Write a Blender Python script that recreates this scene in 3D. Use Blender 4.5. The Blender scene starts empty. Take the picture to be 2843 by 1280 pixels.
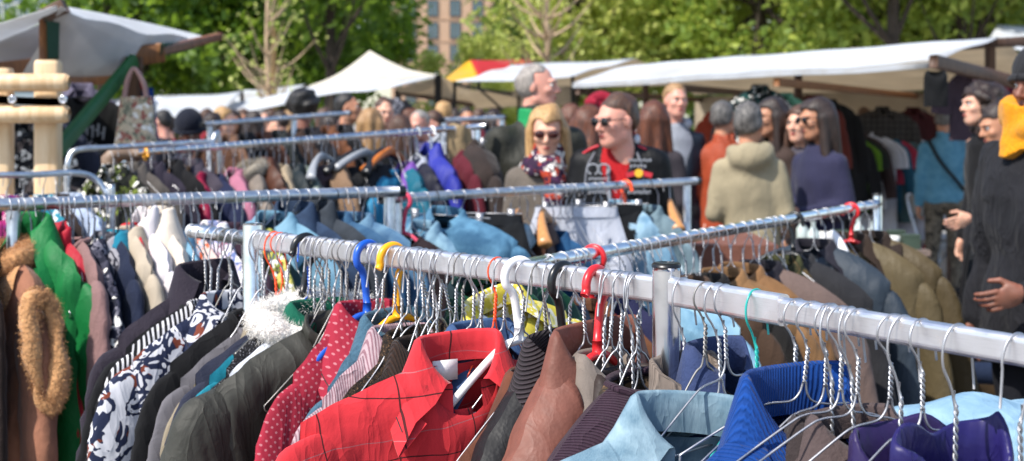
import bpy, math, random
import numpy as np
from mathutils import Vector, Matrix

S = bpy.context.scene
COL = S.collection
R = math.radians
PI = math.pi

# ------------------------------------------------------------------ camera, sky, sun, exposure
FPX, HV, CX, CZ = 3948.0, 331.0, 1421.5, 1.65       # focal length in photo pixels, horizon row, centre column, eye height
cam = bpy.data.cameras.new('camera')
cam_o = bpy.data.objects.new('camera', cam)
COL.objects.link(cam_o)
cam_o.location = (0, 0, CZ)
cam_o.rotation_euler = (R(90), 0, 0)
cam.sensor_width = 36.0
cam.sensor_fit = 'HORIZONTAL'
cam.lens = FPX * 36.0 / 2843.0
cam.shift_y = -(640.0 - HV) / 2843.0
cam.clip_end = 2000
cam.clip_start = .05
cam.dof.use_dof = True
cam.dof.focus_distance = 2.18
cam.dof.aperture_fstop = 6.2
S.camera = cam_o

SUN = Vector((-.62, -.52, .98)).normalized()
w = bpy.data.worlds.new('World')
S.world = w
w.use_nodes = True
sky = w.node_tree.nodes.new('ShaderNodeTexSky')
sky.sky_type = 'NISHITA'
sky.sun_disc = False
sky.sun_elevation = math.asin(SUN.z)
sky.sun_rotation = math.atan2(SUN.x, SUN.y)
bg = w.node_tree.nodes['Background']
w.node_tree.links.new(sky.outputs[0], bg.inputs[0])
bg.inputs[1].default_value = .15
sl = bpy.data.lights.new('sun', 'SUN')
sl.energy = 4.1
sl.angle = R(.5)
sl.color = (1, .95, .87)
so = bpy.data.objects.new('sun', sl)
so.rotation_euler = (-SUN).to_track_quat('-Z', 'Y').to_euler()
so.location = (-8, -6, 20)
COL.objects.link(so)
S.view_settings.view_transform = 'Standard'
S.view_settings.look = 'None'
S.view_settings.gamma = 1
S.view_settings.exposure = .72


def P(u, v, d):
    return np.array([(u - CX) * d / FPX, d, CZ - (v - HV) * d / FPX])


# ------------------------------------------------------------------ mesh helpers
def mk(name, V, Fc, mat=None, parent=None, smooth=True):
    me = bpy.data.meshes.new(name)
    V = np.asarray(V, dtype=float)
    me.from_pydata(V.tolist(), [], Fc if isinstance(Fc, list) else Fc.tolist())
    if smooth:
        me.polygons.foreach_set('use_smooth', [True] * len(me.polygons))
    if mat:
        me.materials.append(mat)
    me.update()
    o = bpy.data.objects.new(name, me)
    COL.objects.link(o)
    if parent:
        o.parent = parent
    return o


def tag(o, label=None, cat=None, group=None, kind=None):
    if label: o['label'] = label
    if cat: o['category'] = cat
    if group: o['group'] = group
    if kind: o['kind'] = kind
    return o


def empty(name, label, cat, loc=(0, 0, 0), rz=0, group=None):
    o = bpy.data.objects.new(name, None)
    o.empty_display_size = .05
    COL.objects.link(o)
    o.location = loc
    o.rotation_euler = (0, 0, rz)
    return tag(o, label, cat, group)


class MB:
    def __init__(s):
        s.V, s.F, s.n = [], [], 0

    def add(s, V, Fc):
        V = np.asarray(V, dtype=float)
        s.V.append(V)
        s.F += [[int(i) + s.n for i in f] for f in Fc]
        s.n += len(V)
        return s

    def obj(s, name, mat, parent=None, smooth=True):
        return mk(name, np.concatenate(s.V), s.F, mat, parent, smooth)


def gridf(nu, nv, cu=False, cv=False):
    f = []
    for i in range(nu if cu else nu - 1):
        for j in range(nv if cv else nv - 1):
            a, b = i, (i + 1) % nu
            c, d = j, (j + 1) % nv
            f.append([a * nv + c, b * nv + c, b * nv + d, a * nv + d])
    return f


def catmull(pts, n):
    p = np.asarray(pts, dtype=float)
    p = np.vstack([2 * p[0] - p[1], p, 2 * p[-1] - p[-2]])
    m = len(p) - 3
    t = np.linspace(0, m - 1e-6, n)
    i = t.astype(int)
    f = (t - i)[:, None]
    a, b, c, d = p[i], p[i + 1], p[i + 2], p[i + 3]
    return .5 * (2 * b + (c - a) * f + (2 * a - 5 * b + 4 * c - d) * f ** 2 + (3 * b - a - 3 * c + d) * f ** 3)


def tube(path, r, seg=8, cap=True):
    p = np.asarray(path, dtype=float)
    n = len(p)
    r = np.broadcast_to(np.asarray(r, dtype=float), (n,)) if np.ndim(r) < 2 else np.asarray(r)
    t = np.gradient(p, axis=0)
    t /= np.linalg.norm(t, axis=1)[:, None] + 1e-12
    u = np.cross(t[0], [0, 0, 1.])
    if np.linalg.norm(u) < .1: u = np.cross(t[0], [0, 1., 0])
    u /= np.linalg.norm(u)
    V = np.zeros((n, seg, 3))
    ang = np.linspace(0, 2 * PI, seg, endpoint=False)
    for i in range(n):
        u = u - t[i] * np.dot(u, t[i])
        u /= np.linalg.norm(u)
        v = np.cross(t[i], u)
        V[i] = p[i] + r[i] * (np.cos(ang)[:, None] * u + np.sin(ang)[:, None] * v)
    f = gridf(n, seg, False, True)
    if cap:
        f.append(list(range(seg))[::-1])
        f.append([(n - 1) * seg + k for k in range(seg)])
    return V.reshape(-1, 3), f


def box(c, s, Rm=None):
    c = np.asarray(c, dtype=float)
    V = np.array([[x, y, z] for x in (-.5, .5) for y in (-.5, .5) for z in (-.5, .5)]) * np.asarray(s, dtype=float)
    if Rm is not None: V = V @ np.asarray(Rm).T
    return V + c, [[0, 1, 3, 2], [4, 6, 7, 5], [0, 4, 5, 1], [2, 3, 7, 6], [0, 2, 6, 4], [1, 5, 7, 3]]


def beam(a, b, wd, ht):
    """a straight squared timber from a to b"""
    a, b = np.asarray(a, dtype=float), np.asarray(b, dtype=float)
    t = (b - a) / np.linalg.norm(b - a)
    s = np.cross(t, [0, 0, 1.])
    if np.linalg.norm(s) < .05: s = np.array([1., 0, 0])
    s /= np.linalg.norm(s)
    n = np.cross(s, t)
    V = []
    c = min(wd, ht) * .14
    prof = [(-wd / 2 + c, -ht / 2), (wd / 2 - c, -ht / 2), (wd / 2, -ht / 2 + c), (wd / 2, ht / 2 - c), (wd / 2 - c, ht / 2), (-wd / 2 + c, ht / 2), (-wd / 2, ht / 2 - c), (-wd / 2, -ht / 2 + c)]
    for q in (a, b):
        V += [q + s * x + n * z for x, z in prof]
    f = gridf(2, 8, False, True) + [list(range(8))[::-1], list(range(8, 16))]
    return np.array(V), f


class Waves:
    """smooth random field made of plane waves"""
    def __init__(s, seed, freq, n=9, aniso=(1, 1, 1)):
        g = np.random.default_rng(seed)
        d = g.normal(size=(n, 3))
        d /= np.linalg.norm(d, axis=1)[:, None]
        s.k = d * freq * g.uniform(.6, 1.5, (n, 1)) * np.asarray(aniso)
        s.p = g.uniform(0, 2 * PI, n)

    def __call__(s, X):
        return np.sin(X @ s.k.T + s.p).sum(-1) / math.sqrt(len(s.p))


# ------------------------------------------------------------------ signed distance modelling (bodies, clothes, hair)
def surface_nets(f, o, h):
    s = f < 0
    c = np.zeros(tuple(np.array(f.shape) - 1), dtype=int)
    nx, ny, nz = f.shape
    for a in (0, 1):
        for b in (0, 1):
            for d in (0, 1):
                c += s[a:nx - 1 + a, b:ny - 1 + b, d:nz - 1 + d]
    act = (c > 0) & (c < 8)
    I = np.argwhere(act)
    idx = -np.ones(act.shape, dtype=int)
    idx[act] = np.arange(len(I))
    acc = np.zeros((len(I), 3))
    cnt = np.zeros(len(I))
    cor = [(a, b, d) for a in (0, 1) for b in (0, 1) for d in (0, 1)]
    for p in cor:
        for ax in range(3):
            if p[ax]: continue
            q = list(p); q[ax] = 1
            A = f[I[:, 0] + p[0], I[:, 1] + p[1], I[:, 2] + p[2]]
            B = f[I[:, 0] + q[0], I[:, 1] + q[1], I[:, 2] + q[2]]
            m = (A < 0) != (B < 0)
            t = np.where(m, A / np.where(m, A - B, 1), 0)
            pos = np.array(p, dtype=float)[None] + t[:, None] * np.eye(3)[ax]
            acc += np.where(m[:, None], pos, 0)
            cnt += m
    V = o + (I + acc / cnt[:, None]) * h
    Q = []
    for ax in range(3):
        b, d = (ax + 1) % 3, (ax + 2) % 3
        sl0 = [slice(None)] * 3; sl1 = [slice(None)] * 3
        sl0[ax] = slice(0, -1); sl1[ax] = slice(1, None)
        ch = s[tuple(sl0)] != s[tuple(sl1)]
        E = np.argwhere(ch)
        E = E[(E[:, b] > 0) & (E[:, d] > 0) & (E[:, b] < f.shape[b] - 1) & (E[:, d] < f.shape[d] - 1)]
        if not len(E): continue
        def cell(db, dd):
            e = E.copy(); e[:, b] += db; e[:, d] += dd
            return idx[e[:, 0], e[:, 1], e[:, 2]]
        q = np.stack([cell(-1, -1), cell(0, -1), cell(0, 0), cell(-1, 0)], 1)
        inside = s[E[:, 0], E[:, 1], E[:, 2]]
        q[~inside] = q[~inside][:, ::-1]
        Q.append(q)
    Q = np.concatenate(Q)
    return V, Q[(Q >= 0).all(1)]


def sdf_mesh(prims, h, pad=.03):
    lo, hi = np.full(3, 1e9), np.full(3, -1e9)
    for p in prims:
        if p[0] == 'c':
            for q, r in ((p[1], p[3]), (p[2], p[4])):
                lo = np.minimum(lo, np.array(q) - r); hi = np.maximum(hi, np.array(q) + r)
        elif p[0] == 'e':
            r = max(p[2]) if len(p) > 4 else np.array(p[2])
            lo = np.minimum(lo, np.array(p[1]) - r); hi = np.maximum(hi, np.array(p[1]) + r)
        elif p[0] == 't':
            a, b = max(p[2]), max(p[3])
            cx, cy = p[4], p[5]
            lo = np.minimum(lo, [min(cx) - a, min(cy) - b, min(p[1])]); hi = np.maximum(hi, [max(cx) + a, max(cy) + b, max(p[1])])
    lo = lo - pad - h; hi = hi + pad + h
    ax = [np.arange(lo[i], hi[i] + h, h) for i in range(3)]
    G = np.stack(np.meshgrid(*ax, indexing='ij'), -1)
    f = None
    for p in prims:
        if p[0] == 'c':
            a, b = np.array(p[1], dtype=float), np.array(p[2], dtype=float)
            ab = b - a
            t = np.clip(((G - a) @ ab) / max(ab @ ab, 1e-9), 0, 1)
            d = np.linalg.norm(G - a - t[..., None] * ab, axis=-1) - (p[3] + (p[4] - p[3]) * t)
            k = p[5]
        elif p[0] == 'e':
            Q = G - np.array(p[1], dtype=float)
            if len(p) > 4: Q = Q @ np.array(p[4])
            r = np.array(p[2], dtype=float)
            k0 = np.linalg.norm(Q / r, axis=-1)
            k1 = np.linalg.norm(Q / (r * r), axis=-1)
            d = k0 * (k0 - 1) / (k1 + 1e-9)
            k = p[3]
        elif p[0] == 't':
            z = G[..., 2]
            zs = p[1]
            A, B = np.interp(z, zs, p[2]), np.interp(z, zs, p[3])
            X, Y = G[..., 0] - np.interp(z, zs, p[4]), G[..., 1] - np.interp(z, zs, p[5])
            d = (np.sqrt((X / A) ** 2 + (Y / B) ** 2 + 1e-9) - 1) * np.minimum(A, B)
            d = np.maximum(d, np.maximum(zs[0] - z, z - zs[-1]))
            k = p[6]
        elif p[0] == 'x':
            f = np.maximum(f, -p[1](G)); continue
        elif p[0] == 'i':
            f = np.maximum(f, p[1](G)); continue
        elif p[0] == 'n':
            f = f + p[1](G); continue
        if f is None:
            f = d
        elif k > 0:
            hh = np.clip(.5 + .5 * (f - d) / k, 0, 1)
            f = f + (d - f) * hh - k * hh * (1 - hh)
        else:
            f = np.minimum(f, d)
    f[0] = f[-1] = 1; f[:, 0] = f[:, -1] = 1; f[:, :, 0] = f[:, :, -1] = 1
    return surface_nets(f, lo, h)


# ------------------------------------------------------------------ materials
def lin(h):
    h = h.lstrip('#')
    c = [int(h[i:i + 2], 16) / 255 for i in (0, 2, 4)]
    return tuple(x / 12.92 if x <= .04045 else ((x + .055) / 1.055) ** 2.4 for x in c) + (1,)


def shade(c, k):
    return tuple(min(1, x * k) for x in c[:3]) + (1,)


class NT:
    def __init__(s, name, rough=.8, metal=0., spec=.5):
        s.m = bpy.data.materials.new(name)
        s.m.use_nodes = True
        s.t = s.m.node_tree
        s.b = s.t.nodes['Principled BSDF']
        s.b.inputs['Roughness'].default_value = rough
        s.b.inputs['Metallic'].default_value = metal
        s.b.inputs['Specular IOR Level'].default_value = spec
        s.obj = s.t.nodes.new('ShaderNodeTexCoord').outputs['Object']

    def n(s, typ, ins=(), out=0, **kw):
        nd = s.t.nodes.new('ShaderNode' + typ)
        for k, v in kw.items(): setattr(nd, k, v)
        for k, v in dict(ins).items():
            if isinstance(v, bpy.types.NodeSocket): s.t.links.new(v, nd.inputs[k])
            else: nd.inputs[k].default_value = v
        return nd.outputs[out]

    def noise(s, scale, detail=2, vec=None, rough=.5, dist=0, out=0):
        return s.n('TexNoise', {'Vector': vec or s.obj, 'Scale': scale, 'Detail': detail, 'Roughness': rough, 'Distortion': dist}, out=out)

    def vor(s, scale, vec=None, out=0, rnd=1., **kw):
        return s.n('TexVoronoi', {'Vector': vec or s.obj, 'Scale': scale, 'Randomness': rnd}, out=out, **kw)

    def ramp(s, fac, stops, interp='LINEAR'):
        nd = s.t.nodes.new('ShaderNodeValToRGB')
        nd.color_ramp.interpolation = interp
        e = nd.color_ramp.elements
        while len(e) < len(stops): e.new(.5)
        for i, (p, c) in enumerate(stops):
            e[i].position = p
            e[i].color = c if not np.isscalar(c) else (c, c, c, 1)
        s.t.links.new(fac, nd.inputs[0])
        return nd.outputs[0]

    def mix(s, fac, a, b, mode='MIX'):
        nd = s.t.nodes.new('ShaderNodeMix')
        nd.data_type = 'RGBA'
        nd.blend_type = mode
        for i, v in ((0, fac), (6, a), (7, b)):
            if isinstance(v, bpy.types.NodeSocket): s.t.links.new(v, nd.inputs[i])
            else: nd.inputs[i].default_value = v
        return nd.outputs[2]

    def math(s, op, a, b=0., c=0.):
        return s.n('Math', {0: a, 1: b, 2: c}, operation=op)

    def map(s, scale=(1, 1, 1), rot=(0, 0, 0), loc=(0, 0, 0), vec=None):
        return s.n('Mapping', {'Vector': vec or s.obj, 'Scale': scale, 'Rotation': rot, 'Location': loc})

    def xyz(s, vec=None):
        nd = s.t.nodes.new('ShaderNodeSeparateXYZ')
        s.t.links.new(vec or s.obj, nd.inputs[0])
        return nd.outputs

    def col(s, c):
        if isinstance(c, bpy.types.NodeSocket): s.t.links.new(c, s.b.inputs['Base Color'])
        else: s.b.inputs['Base Color'].default_value = c
        return s

    def bump(s, h, dist=.002, strength=1., prev=None):
        o = s.n('Bump', {'Height': h, 'Distance': dist, 'Strength': strength} | ({'Normal': prev} if prev else {}))
        s.t.links.new(o, s.b.inputs['Normal'])
        return o

    def set(s, **kw):
        for k, v in kw.items():
            k = k.replace('_', ' ')
            if isinstance(v, bpy.types.NodeSocket): s.t.links.new(v, s.b.inputs[k])
            else: s.b.inputs[k].default_value = v
        return s


_fc = {}


def fab(kind, c1, c2=None, c3=None, k=1.):
    """procedural cloth: kind, main colour, further colours (hex of the cloth itself)"""
    key = (kind, c1, c2, c3, k)
    if key in _fc: return _fc[key]
    dye = lambda h_: shade(lin(h_), .56 + .4 * max(lin(h_)[:3]))
    a = dye(c1)
    b = dye(c2) if c2 else shade(a, 1.4)
    c = dye(c3) if c3 else shade(a, .5)
    t = NT(kind + '_cloth', .85, spec=.25)
    base = t.mix(t.ramp(t.noise(9, 3), [(.3, 0.), (.7, 1.)]), shade(a, .86), shade(a, 1.1))
    cr1 = t.noise(6, 2, vec=t.map((1.25, 1, .55), (0, .5, 0)), dist=1.1)
    cr2 = t.noise(11, 3, vec=t.map((1.2, 1, .5), (0, -.6, 0)), dist=1.4)
    ridge = t.math('ABSOLUTE', t.math('SUBTRACT', cr1, .5))
    ridge2 = t.math('ABSOLUTE', t.math('SUBTRACT', cr2, .5))
    wr = t.math('ADD', t.math('MULTIPLY', t.math('POWER', ridge, .7), 1.1), t.math('MULTIPLY', t.math('POWER', ridge2, .7), .6))
    fine = t.noise(420, 2)
    x, y, z = t.xyz()
    hb = t.bump(wr, -.0075 * (k if k > .5 else 1), 1.)
    if kind == 'cotton':
        t.col(base); t.bump(fine, .0006, .6, hb)
        t.set(Sheen_Weight=.03)
    elif kind == 'wool':
        t.col(t.mix(t.noise(160, 2), base, shade(a, 1.35))); t.bump(t.noise(220, 3), .0016, .9, hb); t.set(Sheen_Weight=.07)
    elif kind == 'fleece':
        t.col(t.mix(t.noise(90, 3), shade(a, .75), shade(a, 1.3))); t.bump(t.noise(130, 3), .004, 1, hb); t.set(Sheen_Weight=.12)
    elif kind == 'fur':
        t.col(t.mix(t.noise(60, 4), shade(a, .7), shade(a, 1.25))); t.bump(t.noise(95, 4), .008, 1, hb); t.set(Sheen_Weight=.2)
    elif kind == 'rib':
        s_ = t.math('SINE', t.math('MULTIPLY', t.math('ADD', x, t.math('MULTIPLY', y, .9)), 1500. * (1 if k == 1 else k)))
        t.col(t.mix(t.ramp(s_, [(.0, 0.), (.7, 1.)]), shade(a, .78), base)); t.bump(s_, .0008, 1, t.bump(wr, -.01, 1.)); t.set(Sheen_Weight=.04)
    elif kind == 'ribh':
        s_ = t.math('SINE', t.math('MULTIPLY', t.math('ADD', z, t.math('MULTIPLY', x, .35)), 1050.))
        t.col(t.mix(t.ramp(s_, [(.0, 0.), (.7, 1.)]), shade(a, .5), base)); t.bump(s_, .002, 1, t.bump(wr, -.01, .8)); t.set(Sheen_Weight=.04)
    elif kind == 'denim':
        tw = t.noise(1, 3, vec=t.map((500, 500, 60)))
        wear = t.ramp(t.noise(16, 4, dist=.4), [(.35, 0.), (.68, 1.)])
        cc = t.mix(t.math('MULTIPLY', wear, .6), a, b)
        t.col(t.mix(t.math('MULTIPLY', tw, .28), cc, shade(b, 1.05))); t.bump(tw, .0006, .5, hb)
    elif kind == 'leather':
        v = t.vor(170)
        t.col(t.mix(t.ramp(t.noise(22, 4), [(.3, 0.), (.75, 1.)]), shade(a, .72), shade(a, 1.2))); t.bump(v, .0007, .5, t.bump(wr, -.004, .8))
        t.set(Roughness=t.ramp(t.noise(30, 3), [(.3, .5), (.7, .68)]), Specular_IOR_Level=.3)
    elif kind == 'suede':
        t.col(t.mix(t.ramp(t.noise(14, 4), [(.3, 0.), (.75, 1.)]), shade(a, .66), shade(a, 1.25))); t.bump(t.noise(240, 3), .001, .8, hb); t.set(Sheen_Weight=.1)
    elif kind == 'satin':
        t.col(base); t.set(Roughness=.42, Anisotropic=.3); t.bump(t.noise(20, 2, dist=.6), .0025, .8, t.bump(wr, -.009, 1.))
    elif kind == 'nylon':
        t.col(base); t.set(Roughness=.6); t.bump(t.noise(30, 3, dist=.8), .0025, .7, hb)
    elif kind == 'cord':
        s_ = t.math('SINE', t.math('MULTIPLY', x, 1500.))
        t.col(t.mix(t.ramp(s_, [(.1, 0.), (.8, 1.)]), shade(a, .55), shade(a, 1.1))); t.bump(s_, .0015, .9, hb); t.set(Sheen_Weight=.08)
    elif kind == 'tweed':
        n1 = t.ramp(t.noise(230, 3), [(.47, 0.), (.53, 1.)], 'LINEAR')
        n2 = t.ramp(t.noise(300, 2, vec=t.map(loc=(3, 1, 2))), [(.6, 0.), (.66, 1.)])
        t.col(t.mix(n2, t.mix(n1, a, c), b)); t.bump(t.noise(260, 3), .003, 1, hb)
    elif kind == 'plaid':                                   # hand-drawn dark lines on a plain ground
        dv = t.noise(6, 2, out=1)
        vv = t.mix(.04, t.obj, dv)
        X, Y, Z = t.xyz(vv)
        def line(co, per, off, wd):
            fr = t.math('FRACT', t.math('ADD', t.math('MULTIPLY', co, 1 / per), off))
            return t.math('LESS_THAN', t.math('ABSOLUTE', t.math('SUBTRACT', fr, .5)), wd)
        l1 = t.math('MAXIMUM', line(X, .118, .36, .0105), line(Z, .094, .36, .0105))
        l2 = line(t.math('ADD', Z, t.math('MULTIPLY', X, .12)), .094, .84, .007)
        cc = t.mix(t.math('MULTIPLY', l2, .55), base, lin('7d6f74'))
        t.col(t.mix(t.math('MULTIPLY', l1, .9), cc, c)); t.bump(fine, .0005, .6, hb); t.set(Sheen_Weight=.1)
    elif kind == 'tartan':
        X, Y, Z = t.xyz()
        def band(co, per, off, wd):
            fr = t.math('FRACT', t.math('ADD', t.math('MULTIPLY', co, 1 / per), off))
            return t.math('LESS_THAN', fr, wd)
        cc = t.mix(t.math('MULTIPLY', band(X, .06, .1, .45), .55), base, c)
        cc = t.mix(t.math('MULTIPLY', band(Z, .06, .3, .45), .55), cc, c)
        cc = t.mix(t.math('MULTIPLY', t.math('MAXIMUM', band(X, .06, .6, .05), band(Z, .06, .8, .05)), .3), cc, b)
        t.col(cc); t.bump(fine, .0005, .6, hb)
    elif kind == 'polka':
        q = t.n('CombineXYZ', {0: x, 1: z, 2: 0.})
        d = t.vor(88, vec=t.map((1, 1, 1), (0, 0, .6), vec=q), rnd=.15, voronoi_dimensions='2D')
        t.col(t.mix(t.ramp(d, [(.17, 1.), (.21, 0.)]), base, b)); t.bump(fine, .0005, .6, hb)
    elif kind == 'stripe':
        s_ = t.math('SINE', t.math('MULTIPLY', t.math('ADD', x, t.math('MULTIPLY', z, .1)), 620. * k))
        t.col(t.mix(t.ramp(s_, [(.1, 0.), (.3, 1.)]), base, b)); t.bump(fine, .0005, .5, hb)
    elif kind == 'hstripe':
        s_ = t.math('SINE', t.math('MULTIPLY', z, 210. * k))
        t.col(t.mix(t.ramp(s_, [(.3, 0.), (.4, 1.)]), base, b)); t.bump(fine, .0005, .5, hb)
    elif kind == 'print':                                   # bold torn shapes, two inks on white
        n1 = t.noise(15, 2, dist=1.3, rough=.6)
        n2 = t.noise(12, 1, vec=t.map(loc=(5, 2, 1)), dist=1.2)
        rg = t.ramp(n1, [(.0, 0.), (.46, 0.), (.465, 1.), (.57, 1.), (.575, 0.), (.63, 0.), (.635, 1.)], 'CONSTANT')
        cc = t.mix(t.ramp(n2, [(0., 0.), (.59, 1.)], 'CONSTANT'), b, c)
        t.col(t.mix(rg, base, cc)); t.bump(fine, .0005, .6, hb)
    elif kind == 'floral':
        v = t.vor(38, out=1)
        hue = t.ramp(t.xyz(v)[0], [(0, a), (.3, b), (.55, c), (.78, lin('e8e4dc'))], 'CONSTANT')
        pet = t.ramp(t.noise(48, 3, dist=1.5), [(.46, 0.), (.5, 1.)])
        t.col(t.mix(pet, base, hue)); t.bump(fine, .0005, .6, hb)
    elif kind == 'camo':
        t.col(t.ramp(t.noise(15, 2, dist=1.), [(0, a), (.43, b), (.52, c), (.62, shade(a, .45))], 'CONSTANT')); t.bump(fine, .0005, .6, hb)
    _fc[key] = t.m
    return t.m


def simple(name, c, rough=.6, metal=0., bs=0, bd=.002, var=.12, spec=.5):
    t = NT(name, rough, metal, spec)
    a = lin(c) if isinstance(c, str) else c
    t.col(t.mix(t.ramp(t.noise(7, 4), [(.3, 0.), (.7, 1.)]), shade(a, 1 - var), shade(a, 1 + var)))
    if bs: t.bump(t.noise(bs, 3), bd, .8)
    return t.m


def chrome(name, c=(.72, .73, .76, 1), rough=.2):
    t = NT(name, rough, 1.)
    sm = t.noise(30, 4, vec=t.map((1, 1, 1)))
    t.col(t.mix(t.ramp(sm, [(.45, 0.), (.75, 1.)]), c, shade(c, .72)))
    t.set(Roughness=t.ramp(t.noise(14, 4), [(.3, rough * .7), (.75, rough * 1.9)]))
    t.bump(t.noise(40, 2), .0006, .25)
    return t.m


def rail_steel(name):
    t = NT(name, .4, 1.)
    c = (.76, .74, .76, 1)
    rust = t.ramp(t.noise(26, 5, rough=.75), [(.6, 0.), (.74, 1.)])
    scr = t.ramp(t.noise(1, 3, vec=t.map((30, 30, 900))), [(.55, 0.), (.75, 1.)])
    cc = t.mix(t.math('MULTIPLY', scr, .35), c, shade(c, .6))
    t.col(t.mix(t.math('MULTIPLY', rust, .5), cc, lin('6b4a33')))
    t.set(Roughness=t.ramp(t.noise(25, 4), [(.3, .34), (.75, .55)]), Metallic=t.math('SUBTRACT', 1., t.math('MULTIPLY', rust, .5)))
    return t.m


def wood(name, c1, c2, sc=1., rough=.6):
    t = NT(name, rough)
    g = t.noise(5 * sc, 4, vec=t.map((9, 9, .9)), dist=.8)
    g2 = t.noise(5 * sc, 4, vec=t.map((.9, 9, 9)), dist=.8)
    cc = t.mix(t.ramp(g, [(.35, 0.), (.65, 1.)]), lin(c1), lin(c2))
    kn = t.ramp(t.vor(5.5), [(.03, 1.), (.11, 0.)])
    t.col(t.mix(t.math('MULTIPLY', kn, .6), cc, shade(lin(c2), .35)))
    t.bump(g, .001, .5)
    return t.m


def canvas(name, c, tr=.35):
    """thin awning cloth that lets some sun through"""
    t = NT(name, .8)
    a = lin(c)
    cc = t.mix(t.ramp(t.noise(3, 5), [(.35, 0.), (.75, 1.)]), a, shade(a, .86))
    cc = t.mix(t.ramp(t.noise(1.1, 6, rough=.65), [(.5, 0.), (.72, .4)]), cc, shade(lin('b5a88f'), .9))
    t.col(cc)
    hb = t.bump(t.noise(2.2, 3, dist=.5), .05, .6)
    tl = t.n('BsdfTranslucent', {'Color': cc, 'Normal': hb})
    mx = t.n('MixShader', {0: tr, 1: t.b.outputs[0], 2: tl})
    t.t.links.new(mx, t.t.nodes['Material Output'].inputs[0])
    return t.m


def leafmat(name, c1, c2, tr=.4):
    t = NT(name, .55)
    rnd = t.t.nodes.new('ShaderNodeNewGeometry').outputs['Random Per Island']
    cc = t.ramp(rnd, [(0, lin(c1)), (.7, shade(lin(c1), 1.5)), (1, lin(c2))])
    t.col(cc)
    tl = t.n('BsdfTranslucent', {'Color': shade(lin(c2), 1.2)})
    mx = t.n('MixShader', {0: tr, 1: t.b.outputs[0], 2: tl})
    t.t.links.new(mx, t.t.nodes['Material Output'].inputs[0])
    return t.m


STEEL = chrome('chrome', rough=.16)
STEELG = chrome('grey_steel', (.62, .64, .67, 1), .34)
RAILM = rail_steel('worn_rail_steel')
WIRED = chrome('dull_wire', (.3, .29, .28, 1), .5)
WIRE = chrome('hanger_wire', (.46, .46, .48, 1), .4)
BLACKP = simple('black_plastic', '141416', .35)
RUBBER = simple('black_rubber', '101012', .7)
# ------------------------------------------------------------------ ground
t = NT('asphalt', .9)
n1 = t.noise(.7, 5)
n2 = t.noise(90, 3)
cr = t.ramp(t.vor(.55, out=0, feature='DISTANCE_TO_EDGE'), [(.0, 1.), (.012, 0.)])
cc = t.mix(t.ramp(n1, [(.3, 0.), (.7, 1.)]), lin('8f8b87'), lin('a5a19c'))
cc = t.mix(t.math('MULTIPLY', n2, .35), cc, lin('5f5c5a'))
t.col(t.mix(t.math('MULTIPLY', cr, .5), cc, lin('4b4847')))
t.bump(n2, .004, .8)
V = np.array([[x, y, 0] for x in np.linspace(-260, 260, 9) for y in np.linspace(-40, 420, 9)])
tag(mk('ground', V, gridf(9, 9)[::-1], t.m, smooth=False), kind='structure')
t = NT('grass_ground', .95)
t.col(t.mix(t.ramp(t.noise(1.2, 5), [(.35, 0.), (.65, 1.)]), lin('4a5a2a'), lin('6a7a3c')))
V = np.array([[x, y, .004] for x in np.linspace(-120, 120, 9) for y in np.linspace(55, 150, 7)])
tag(mk('lawn', V, gridf(9, 7)[::-1], t.m, smooth=False), kind='structure')

# ------------------------------------------------------------------ buildings behind the trees
def brick(name, c1, c2):
    t = NT(name, .85)
    q = t.n('CombineXYZ', {0: t.xyz()[0], 1: t.xyz()[2], 2: 0.})
    nd = t.t.nodes.new('ShaderNodeTexBrick')
    t.t.links.new(q, nd.inputs[0])
    nd.inputs['Color1'].default_value = lin(c1)
    nd.inputs['Color2'].default_value = lin(c2)
    nd.inputs['Mortar'].default_value = lin('a8968a')
    nd.inputs['Scale'].default_value = 2.
    t.col(t.mix(t.math('MULTIPLY', t.noise(.3, 4), .4), nd.outputs[0], shade(lin(c1), .75)))
    return t.m


GLASS = simple('window_glass', '40545e', .08, 0, spec=.9, var=.4)
FRAME = simple('window_frame', '3a3f44', .5)
FRAMEW = simple('pale_window_frame', 'c9c9c6', .5)


def building(label, u0, u1, d, top, wallm, win, framem, pitch_u, pitch_z, wsz, first):
    b = empty('apartment_building', label, 'building', (0, d, 0))
    x0, x1 = (u0 - CX) * d / FPX, (u1 - CX) * d / FPX
    m = MB()
    m.add(*box(((x0 + x1) / 2, 7, top / 2), (x1 - x0, 13, top)))
    for k in range(int(top / pitch_z)):
        m.add(*box(((x0 + x1) / 2, .46, first[1] - wsz[1] / 2 - .35 + k * pitch_z), (x1 - x0 + .1, .16, .12)))
    m.obj('wall', wallm, b, False)
    mb = MB(); mb.add(*box(((x0 + x1) / 2, 7, top + .25), (x1 - x0 + .6, 13.6, .5))); mb.obj('roof', FRAME, b, False)
    x = first[0]
    fw = .12
    while x < x1 - 1:
        z = first[1]
        while z < top - 1:
            w_, h_ = wsz
            mf = MB()
            for s in (-1, 1):
                mf.add(*box((x + s * (w_ / 2 - fw / 2), .42, z), (fw, .2, h_)))
                mf.add(*box((x, .42, z + s * (h_ / 2 - fw / 2)), (w_ - 2 * fw, .19, fw)))
            mf.add(*box((x, .42, z), (fw * .7, .17, h_ - 2 * fw)))
            f = mf.obj('window', framem, b, False)
            mg = MB(); mg.add(*box((x, .45, z), (w_ - fw, .1, h_ - fw))); mg.obj('pane', GLASS, f, False)
            z += pitch_z
        x += pitch_u
    return b


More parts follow.
